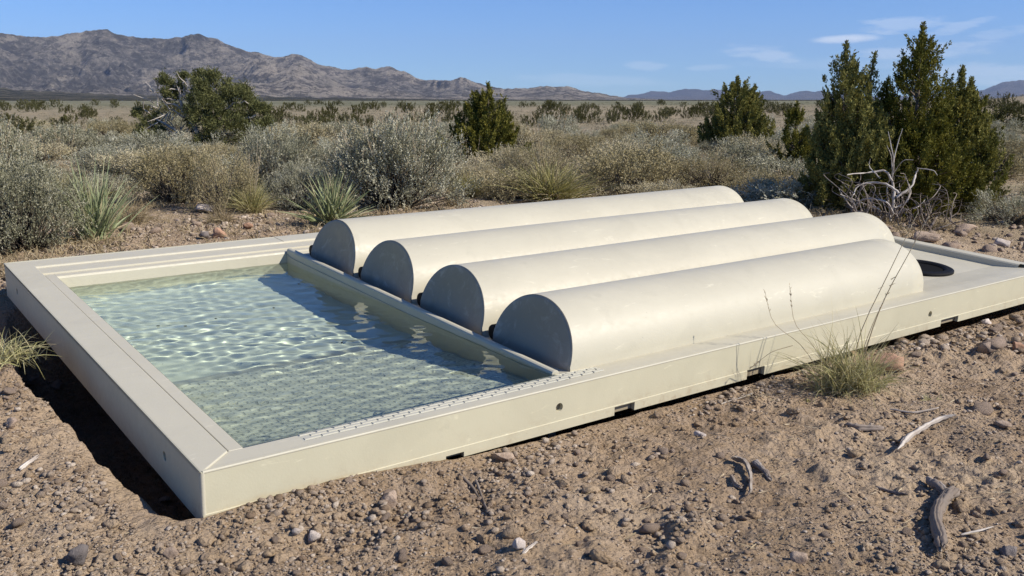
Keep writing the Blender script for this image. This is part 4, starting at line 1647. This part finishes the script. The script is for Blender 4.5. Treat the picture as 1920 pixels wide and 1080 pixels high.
branch_thing('dead_shrub', 'bare grey dead shrub with curling white branches in front of the big juniper', 'dead shrub', 1672, 418, [
    ([(1672, 420), (1668, 380), (1670, 345), (1655, 320), (1630, 325), (1575, 328)], .011, .004), ([(1668, 360), (1650, 345), (1620, 342), (1600, 352), (1588, 370)], .009, .003),
    ([(1672, 370), (1700, 352), (1712, 330), (1715, 318)], .009, .004), ([(1672, 345), (1662, 300), (1655, 250)], .006, .002), ([(1668, 330), (1678, 290), (1688, 245)], .005, .002),
    ([(1668, 400), (1650, 375), (1615, 372), (1600, 385), (1595, 400)], .008, .003), ([(1672, 390), (1695, 380), (1705, 360), (1697, 340)], .006, .003), ([(1660, 410), (1640, 392), (1610, 380), (1560, 362)], .007, .002),
    ([(1674, 405), (1690, 395), (1715, 390), (1735, 375)], .006, .002), ([(1640, 335), (1625, 315), (1622, 300)], .004, .002), ([(1610, 400), (1585, 385), (1575, 355)], .004, .002), ([(1668, 415), (1665, 350), (1675, 300), (1690, 300)], .004, .002),
    ([(1715, 318), (1740, 320), (1748, 330)], .004, .002), ([(1665, 320), (1664, 295), (1650, 275)], .004, .0015), ([(1655, 405), (1645, 420), (1640, 430)], .006, .003)], M_WOOD, .9, .05)
branch_thing('dead_branch', 'single curved pale branch arching out right of the dead shrub', 'branch', 1738, 400, [
    ([(1738, 402), (1740, 365), (1760, 335), (1790, 318), (1812, 306)], .010, .005), ([(1790, 318), (1800, 308), (1806, 300)], .005, .003)], M_WOOD, .85, .03)
branch_thing('dead_shrub', 'dark tangled twigs low in front of the big juniper, right of the dead shrub', 'dead shrub', 1745, 432, [
    ([(1745, 435), (1740, 415), (1750, 395)], .010, .004), ([(1745, 430), (1760, 410), (1780, 405)], .010, .005), ([(1735, 432), (1720, 410), (1712, 385)], .007, .003), ([(1750, 432), (1775, 425), (1795, 418)], .008, .003),
    ([(1730, 430), (1728, 400), (1738, 380)], .005, .002), ([(1700, 432), (1705, 405), (1695, 390)], .006, .002), ([(1690, 430), (1680, 410), (1690, 390)], .005, .002)], M_BARK, .3, .05)

rg = np.random.default_rng(314)
for (px_, py_, w_, h_, nn, lab) in ((1640, 412, 110, 75, 46, 'thicket of thin dead twigs under the left part of the big juniper group'), (1735, 425, 80, 60, 34, 'thicket of thin dead twigs under the right part of the big juniper group')):
    st_ = []
    for q_ in range(nn):
        ax, ay = px_ + rg.uniform(-.5, .5) * w_, py_ + rg.uniform(-14, 10)
        tx, ty = ax + rg.normal() * w_ * .28, ay - rg.uniform(.3, 1) * h_
        st_.append(([(ax, ay), ((ax + tx) / 2 + rg.normal() * 9, (ay + ty) / 2 + rg.normal() * 6), (tx, ty), (tx + rg.normal() * 14, ty - rg.uniform(-4, 12))], .0040, .0014))
    branch_thing('dead_twigs', lab, 'dead shrub', px_, py_, st_, M_WOOD, .45, .10)


def ground_stick(name, label, pts, r0, r1, mat, tint, lift=.006, cat='stick', n=8):
    """wood lying on the ground along photo-pixel points"""
    q = []
    for a, b in pts:
        x, y, z, t = at_near(a, b)
        q.append((x, y, z + lift))
    q = np.array(q)
    c0 = q[0].copy()
    q = q - c0
    t0 = np.linspace(0, 1, len(q))
    m_ = len(pts) * 5
    t1 = np.linspace(0, 1, m_)
    q = np.array([np.interp(t1, t0, q[:, j]) for j in range(3)]).T
    for _ in range(3):
        q[1:-1] = (q[:-2] + q[1:-1] * 2 + q[2:]) / 4
    g_ = np.random.default_rng(int(pts[0][0]))
    q += g_.normal(size=q.shape) * r0 * .10
    rads = np.interp(t1, [0, .08, .5, .92, 1], [r0 * .55, r0, (r0 + r1) / 2, r1, r1 * .5]) * (1 + .10 * g_.normal(size=m_))
    o = PM()
    ns_ = 1 if r0 < .0045 else (4 if r0 < .01 else 9)
    tang = unit(np.gradient(q, axis=0))
    sidev = unit(np.cross(tang, np.array([0, 0, 1.0])))
    for k_ in range(ns_):
        if ns_ == 1:
            qq, rr2 = q, rads
        else:
            an = k_ * 2.4
            f0, f1 = g_.uniform(0, .16), g_.uniform(.82, 1)
            tt_ = np.linspace(f0, f1, m_ + 8)
            q2 = np.array([np.interp(tt_, t1, q[:, j]) for j in range(3)]).T
            s2 = np.array([np.interp(tt_, t1, sidev[:, j]) for j in range(3)]).T
            r2_ = np.interp(tt_, t1, rads)
            rad_off = .52 if k_ else 0
            tw = an + tt_ * 1.2
            qq = q2 + s2 * (np.cos(tw) * r2_ * rad_off)[:, None] + np.array([0, 0, 1.0]) * (np.sin(tw) * r2_ * rad_off)[:, None]
            rr2 = r2_ * g_.uniform(.42, .62) * (1 + .10 * g_.normal(size=len(tt_))) * np.clip(np.minimum(tt_ - f0 + .01, f1 + .01 - tt_) * 14, .12, 1)
        o.tube(qq, rr2, n, tint * g_.uniform(.6, 1.25) if ns_ > 1 else tint)
        V = o.v[-1].reshape(len(qq), n, 3)
        o.v[-1] = (V + g_.normal(size=(1, n, 3)) * rr2.max() * .16).reshape(-1, 3)
    ob = o.build(name, mat, None, True)
    ob.location = tuple(c0)
    tag(ob, label, cat, None)
    return ob


ground_stick('stick', 'smooth pale curved stick lying right of the tall grass', [(1682, 852), (1700, 828), (1735, 806), (1765, 792), (1798, 786)], .0085, .006, M_WOOD, .95, .012)
ground_stick('wood_chunk', 'thick curved grey piece of split dead wood at the lower right', [(1796, 928), (1765, 950), (1752, 985), (1762, 1020), (1768, 1052)], .0135, .010, M_WOOD, .55, .016, 'dead wood', 10)
ground_stick('wood_chunk', 'dark rough slab of bark under the pale curved stick', [(1735, 905), (1760, 920), (1778, 938)], .012, .010, M_BARK, .4, .008, 'dead wood')
ground_stick('stick', 'thin pale twig above the smooth curved stick', [(1668, 770), (1712, 778), (1760, 768)], .0030, .0022, M_WOOD, .9, .006)
ground_stick('stick', 'short grey stick with a knot left of the curved stick', [(1580, 800), (1610, 806), (1662, 806)], .0085, .008, M_WOOD, .35, .006)
ground_stick('root', 'pale bent root poking out of the dirt in the lower middle', [(1370, 868), (1395, 872), (1406, 890), (1408, 925), (1402, 945)], .0080, .0035, M_WOOD, .7, .012, 'root')
ground_stick('root', 'dark forked root in the lower middle beside the pale bent one', [(1408, 868), (1430, 885), (1445, 905)], .011, .006, M_BARK, .3, .006, 'root')
ground_stick('root', 'small pale curl of root left of the bent one', [(1368, 892), (1378, 912), (1392, 920)], .0060, .004, M_WOOD, .8, .006, 'root')
ground_stick('stick', 'long brown twig in the dirt below the first notch of the trough', [(862, 890), (885, 915), (905, 945), (932, 990)], .0040, .0022, M_WOOD, .3, .004)
ground_stick('stick', 'straight brown twig beside the long one', [(893, 905), (905, 940), (915, 965)], .0030, .0022, M_BARK, .4, .004)
ground_stick('stick', 'pale splinter of wood at the lower left edge', [(34, 885), (52, 872), (76, 856)], .0055, .004, M_WOOD, .95, .004)
ground_stick('stick', 'pale splinter in the lower middle beside the pale stone', [(978, 1042), (995, 1028), (1010, 1018)], .0045, .003, M_WOOD, .95, .004)
ground_stick('stick', 'pale splinter lying at the notch left of the tall grass', [(1352, 760), (1385, 750), (1412, 740)], .0030, .002, M_WOOD, .95, .004)
ground_stick('stick', 'thin grey twig beside the wood chunk at the lower right', [(1800, 1008), (1835, 1000), (1862, 992)], .0030, .002, M_WOOD, 1.0, .006)
ground_stick('stick', 'dark twig near the right edge', [(1640, 915), (1672, 925), (1705, 932)], .0045, .003, M_BARK, .3, .003)

# ------------------------------------------------------------------ stones
def stone_mesh(seed, sub=2, flat=.65):
    bm = bmesh.new()
    bmesh.ops.create_icosphere(bm, subdivisions=sub, radius=1)
    V = np.array([v.co[:] for v in bm.verts])
    Fc = np.array([[v.index for v in f.verts] for f in bm.faces])
    bm.free()
    g_ = np.random.default_rng(seed)
    ax = g_.uniform(.65, 1.15, 3) * np.array([1, .9, flat])
    # chop with random planes for an angular look
    for _ in range(9):
        n_ = unit(g_.normal(size=3))
        dcut = g_.uniform(.42, .8)
        dd = V @ n_
        V = V - np.clip(dd - dcut, 0, 1)[:, None] * n_ * .93
    V = V * (1 + .05 * g_.normal(size=(len(V), 1)))
    return V * ax, Fc


STM = [stone_mesh(500 + i, 2) for i in range(10)]
ST1 = [stone_mesh(600 + i, 1) for i in range(10)]


def one_stone(name, label, px, py, wpx, mat, seed, sink=.25, cat='stone', group=None, flat=1.0):
    x, y, z, t = at_near(px, py)
    r = wpx / 2 * t / FPX
    V, Fc = stone_mesh(seed, 3)
    g_ = np.random.default_rng(seed)
    a = g_.random() * 6.28
    Rz = np.array([[math.cos(a), -math.sin(a), 0], [math.sin(a), math.cos(a), 0], [0, 0, 1]])
    V = (V @ Rz.T) * r * np.array([1, 1, flat])
    V += (V / r) * (fbm(V[:, 0] / r * 2 + seed, V[:, 1] / r * 2 + V[:, 2] / r * 2, 3, seed) * .10 * r)[:, None]
    o = mesh_np(name, V, Fc, mat, tint=np.clip(g_.normal(.5, .2, len(Fc)) * .3 + .35, 0, 1))
    o.location = (x, y, z + r * .6 * (1 - 2 * sink) * flat)
    return tag(o, label, cat, group)


ST = [('pale rounded rock sitting on the bare ground in the left clearing', 388, 398, 46, M_PALE, 1), ('reddish flat rock behind the back rim of the trough', 412, 446, 40, M_RED, 2), ('dark broken rock just left of the reddish one', 385, 448, 36, M_DARK, 3),
      ('small pinkish rock right of the reddish flat one', 465, 428, 24, M_RED, 4), ('reddish angular rock at the foot of the tall grass', 1658, 690, 70, M_RED, 5), ('brown rock near the right edge below the trough', 1852, 660, 52, M_ROCK, 6),
      ('rust brown rock at the right edge below the trough', 1905, 658, 48, M_RED, 7), ('small round pale pebble under the right end notch', 1848, 607, 24, M_PALE, 8), ('flat grey rock behind the dead shrub', 1632, 390, 40, M_PALE, 9),
      ('tan rock heap piece beside the right end rim', 1735, 452, 60, M_ROCK, 10), ('pinkish rock behind the right end of the trough', 1880, 462, 44, M_PALE, 11), ('tan rock below the straw grass at the right', 1805, 440, 54, M_ROCK, 12),
      ('tall tan clod on the edge of the pit at the left', 108, 728, 48, M_ROCK, 13), ('pale tan clod standing on the berm left of the trough', 62, 720, 34, M_ROCK, 14), ('dark grey slab among the gravel at the bottom left', 150, 1052, 66, M_DARK, 15),
      ('rounded brown stone at the bottom left among the gravel', 322, 1042, 44, M_ROCK, 16), ('pale wedge stone below the near corner of the trough', 588, 1012, 44, M_PALE, 17), ('brown clod below the first notch of the trough', 733, 948, 62, M_ROCK, 18),
      ('upright brown rock touching the near side left of the long twig', 940, 862, 44, M_ROCK, 19), ('flat pale stone in the bottom middle', 972, 1024, 38, M_PALE, 20), ('pale wedge stone beside another below the near corner', 556, 1000, 30, M_PALE, 21),
      ('tan rock at the lower right below the dark twig', 1500, 1052, 46, M_ROCK, 22), ('grey stone at the lower right corner', 1890, 1040, 40, M_DARK, 23), ('brown stone right of the curved stick', 1876, 800, 36, M_ROCK, 24),
      ('small pale stone in the middle of the bare dirt', 1312, 818, 22, M_PALE, 25), ('pale stone at the foot of the corner on the pit side', 308, 940, 26, M_PALE, 26), ('angular tan stone at the far left of the dirt', 22, 800, 40, M_ROCK, 27)]
for i, (lab, px, py, wd, mt, sd_) in enumerate(ST):
    one_stone('rock', lab, px, py, wd, mt, 900 + sd_)
# stones of a size one could count
rg = np.random.default_rng(17)
cnt = 0
while cnt < 150:
    if cnt < 100:
        px, py = rg.uniform(-10, 1930), rg.uniform(620, 1078)
    elif cnt < 138:
        px, py = rg.uniform(1620, 1925), rg.uniform(420, 500)
    else:
        px, py = rg.uniform(230, 620), rg.uniform(395, 450)
    try:
        x, y, z, t = at_near(px, py)
    except IndexError:
        continue
    u_, v_ = dev_uv(x, y)
    if -.14 < u_ < 3.98 and -.03 < v_ < 2.24:
        continue
    s = abs(rg.normal(0, .007)) + .009
    if rg.random() < .5 and px > 500 and py > 600:
        s *= .8
    V, Fc = STM[cnt % 10]
    me_name = 'loose_stone'
    if cnt < 10:
        o = mesh_np(me_name, V, Fc, M_ROCK, tint=np.full(len(Fc), .5))
        if cnt == 0:
            BASE = []
        BASE.append(o)
    else:
        o = BASE[cnt % 10].copy()
        COL.objects.link(o)
    if t > 3.5:
        s *= 2.6
    o.location = (x, y, z + s * .15)
    o.scale = (s, s * rg.uniform(.8, 1.2), s * rg.uniform(.8, 1.1))
    o.rotation_euler = (rg.normal() * .3, rg.normal() * .3, rg.random() * 6.28)
    tag(o, 'loose brown stone lying in the churned dirt', 'stone', 'loose stones in the dirt')
    cnt += 1

# gravel and crumbs
gv = PM()
N = 190000
px = rg.uniform(-250, 2170, N)
r = 1.5 + (8.0 - 1.5) * rg.random(N) ** 1.8
x, y = (px - 960) / FPX * r, r
u_, v_ = dev_uv(x, y)
ok = (u_ < -.13) | (u_ > 3.93) | (v_ < -.012) | (v_ > 2.19)
dn = fbm(x * 1.1 + 4, y * 1.1, 3, 61)
edge = np.exp(-((v_ + .06) / .09) ** 2) * .6 + np.exp(-((u_ + .35) / .3) ** 2) * .7
left = (x < -.25) * .5
ok &= rg.random(N) < np.clip(.42 + dn * .9 + edge + left, .14, 1)
x, y, r = x[ok], y[ok], r[ok]
n = len(x)
z = ground_h(x, y)
pat = sstep(-.1, .45, fbm(x * 2.1, y * 2.1, 2, 88))
s = np.minimum(.0012 + rg.gamma(1.1, .0016 + .0016 * pat, n), .018) * np.where(r > 3.4, 1.9, 1.0)
for v_i in range(10):
    sel = np.nonzero(np.arange(n) % 10 == v_i)[0]
    V, Fc = ST1[v_i]
    m_ = len(sel)
    a1 = rg.random(m_) * 6.28
    ca, sa = np.cos(a1), np.sin(a1)
    Vr = np.stack([V[None, :, 0] * ca[:, None] - V[None, :, 1] * sa[:, None], V[None, :, 0] * sa[:, None] + V[None, :, 1] * ca[:, None], np.broadcast_to(V[None, :, 2], (m_, len(V)))], -1)
    Vr = Vr * s[sel][:, None, None] + np.stack([x[sel], y[sel], z[sel] + s[sel] * .25], 1)[:, None, :]
    Fr = Fc[None] + (np.arange(m_) * len(V))[:, None, None]
    gv.add(Vr.reshape(-1, 3), Fr.reshape(-1, 3), np.repeat(np.clip(rg.normal(.45, .28, m_), 0, 1), len(Fc)))
M_GRAV = rock_mat('gravel_stone', (.27, .19, .125), (.70, .585, .46), 40)
tag(gv.build('gravel', M_GRAV), kind='stuff')

# clods of the same soil
cl = PM()
N = 9000
px = rg.uniform(-250, 2170, N)
r = 1.5 + (6.5 - 1.5) * rg.random(N) ** 1.6
x, y = (px - 960) / FPX * r, r
u_, v_ = dev_uv(x, y)
ok = ((u_ < -.13) | (u_ > 3.95) | (v_ < -.02) | (v_ > 2.2)) & (rg.random(N) < np.clip(.30 + fbm(x * 1.6, y * 1.6, 3, 44) * 1.2 + .35 * (x < -.3) + .3 * np.exp(-((v_ + .12) / .12) ** 2), .05, 1))
x, y, r = x[ok], y[ok], r[ok]
n = len(x)
z = ground_h(x, y)
s = np.minimum(.004 + rg.gamma(1.5, .0038, n), .026)
for v_i in range(10):
    sel = np.nonzero(np.arange(n) % 10 == v_i)[0]
    V, Fc = STM[v_i]
    m_ = len(sel)
    a1 = rg.random(m_) * 6.28
    ca, sa = np.cos(a1), np.sin(a1)
    Vr = np.stack([V[None, :, 0] * ca[:, None] - V[None, :, 1] * sa[:, None], V[None, :, 0] * sa[:, None] + V[None, :, 1] * ca[:, None], np.broadcast_to(V[None, :, 2], (m_, len(V)))], -1)
    Vr = Vr * (1 + .10 * rg.normal(size=(m_, len(V), 1)))
    Vr = Vr * s[sel][:, None, None] + np.stack([x[sel], y[sel], z[sel] + s[sel] * .1], 1)[:, None, :]
    Fr = Fc[None] + (np.arange(m_) * len(V))[:, None, None]
    cl.add(Vr.reshape(-1, 3), Fr.reshape(-1, 3))
tag(cl.build('dirt_clods', M_SOIL), kind='stuff')

# straw, twigs and bark litter
lt = PM()
N = 2600
px = rg.uniform(-100, 2020, N)
r = 1.6 + (7 - 1.6) * rg.random(N) ** 1.5
x, y = (px - 960) / FPX * r, r
u_, v_ = dev_uv(x, y)
ok = ((u_ < -.13) | (u_ > 3.93) | (v_ < -.02) | (v_ > 2.2)) & (rg.random(N) < np.where(px > 1250, 1, .4))
x, y = x[ok], y[ok]
n = len(x)
C = np.stack([x, y, ground_h(x, y) + .003], 1)
th = rg.random(n) * 6.28
D = np.stack([np.cos(th), np.sin(th), rg.normal(0, .12, n)], 1)
lt.blades(C, D, rg.uniform(.012, .06, n), rg.uniform(.0012, .003, n), .05, 2, rg.random(n), rg)
tag(lt.build('plant_litter', M_DGRASS), kind='stuff')

# specks floating on the water
for i, (px, py) in enumerate([(297, 611), (347, 611), (513, 577), (404, 597), (641, 642), (560, 532)]):
    d = ray(px, py)
    nrm = RW @ np.array([0, .0287, 1.0])
    p0 = dev(.5, .085, -.006)
    t = ((p0 - np.array([0, 0, CAMZ])) @ nrm) / (d @ nrm)
    pt = np.array([0, 0, CAMZ]) + d * t
    V, Fc = STM[i]
    o = mesh_np('floating_seed', V * .0058 * np.array([1.3, .7, .5]), Fc, M_BLK, smooth=True)
    o.location = tuple(pt)
    tag(o, ['dark seed floating on the water nearest the left rim', 'larger dark seed floating beside another near the left rim', 'dark seed floating at the tip of the shadow', 'tiny dark seed floating between the left rim and the shadow',
            'dark seed floating on the edge of the shadow in mid pool', 'tiny dark seed floating near the back of the pool'][i], 'seed')

# ------------------------------------------------------------------ air
bm = bmesh.new()
box(bm, -24000, 24000, -300, 24000, -62, 1400)
m = bpy.data.materials.new('thin_air')
m.use_nodes = True
m.node_tree.nodes.clear()
pv = nd(m.node_tree, 'ShaderNodeVolumePrincipled')
pv.inputs['Color'].default_value = (.55, .70, 1.0, 1)
pv.inputs['Density'].default_value = 3.1e-5
pv.inputs['Anisotropy'].default_value = 0.0
mo = nd(m.node_tree, 'ShaderNodeOutputMaterial')
m.node_tree.links.new(pv.outputs[0], mo.inputs['Volume'])
hz = bm_obj('haze', bm, m)
tag(hz, kind='stuff')
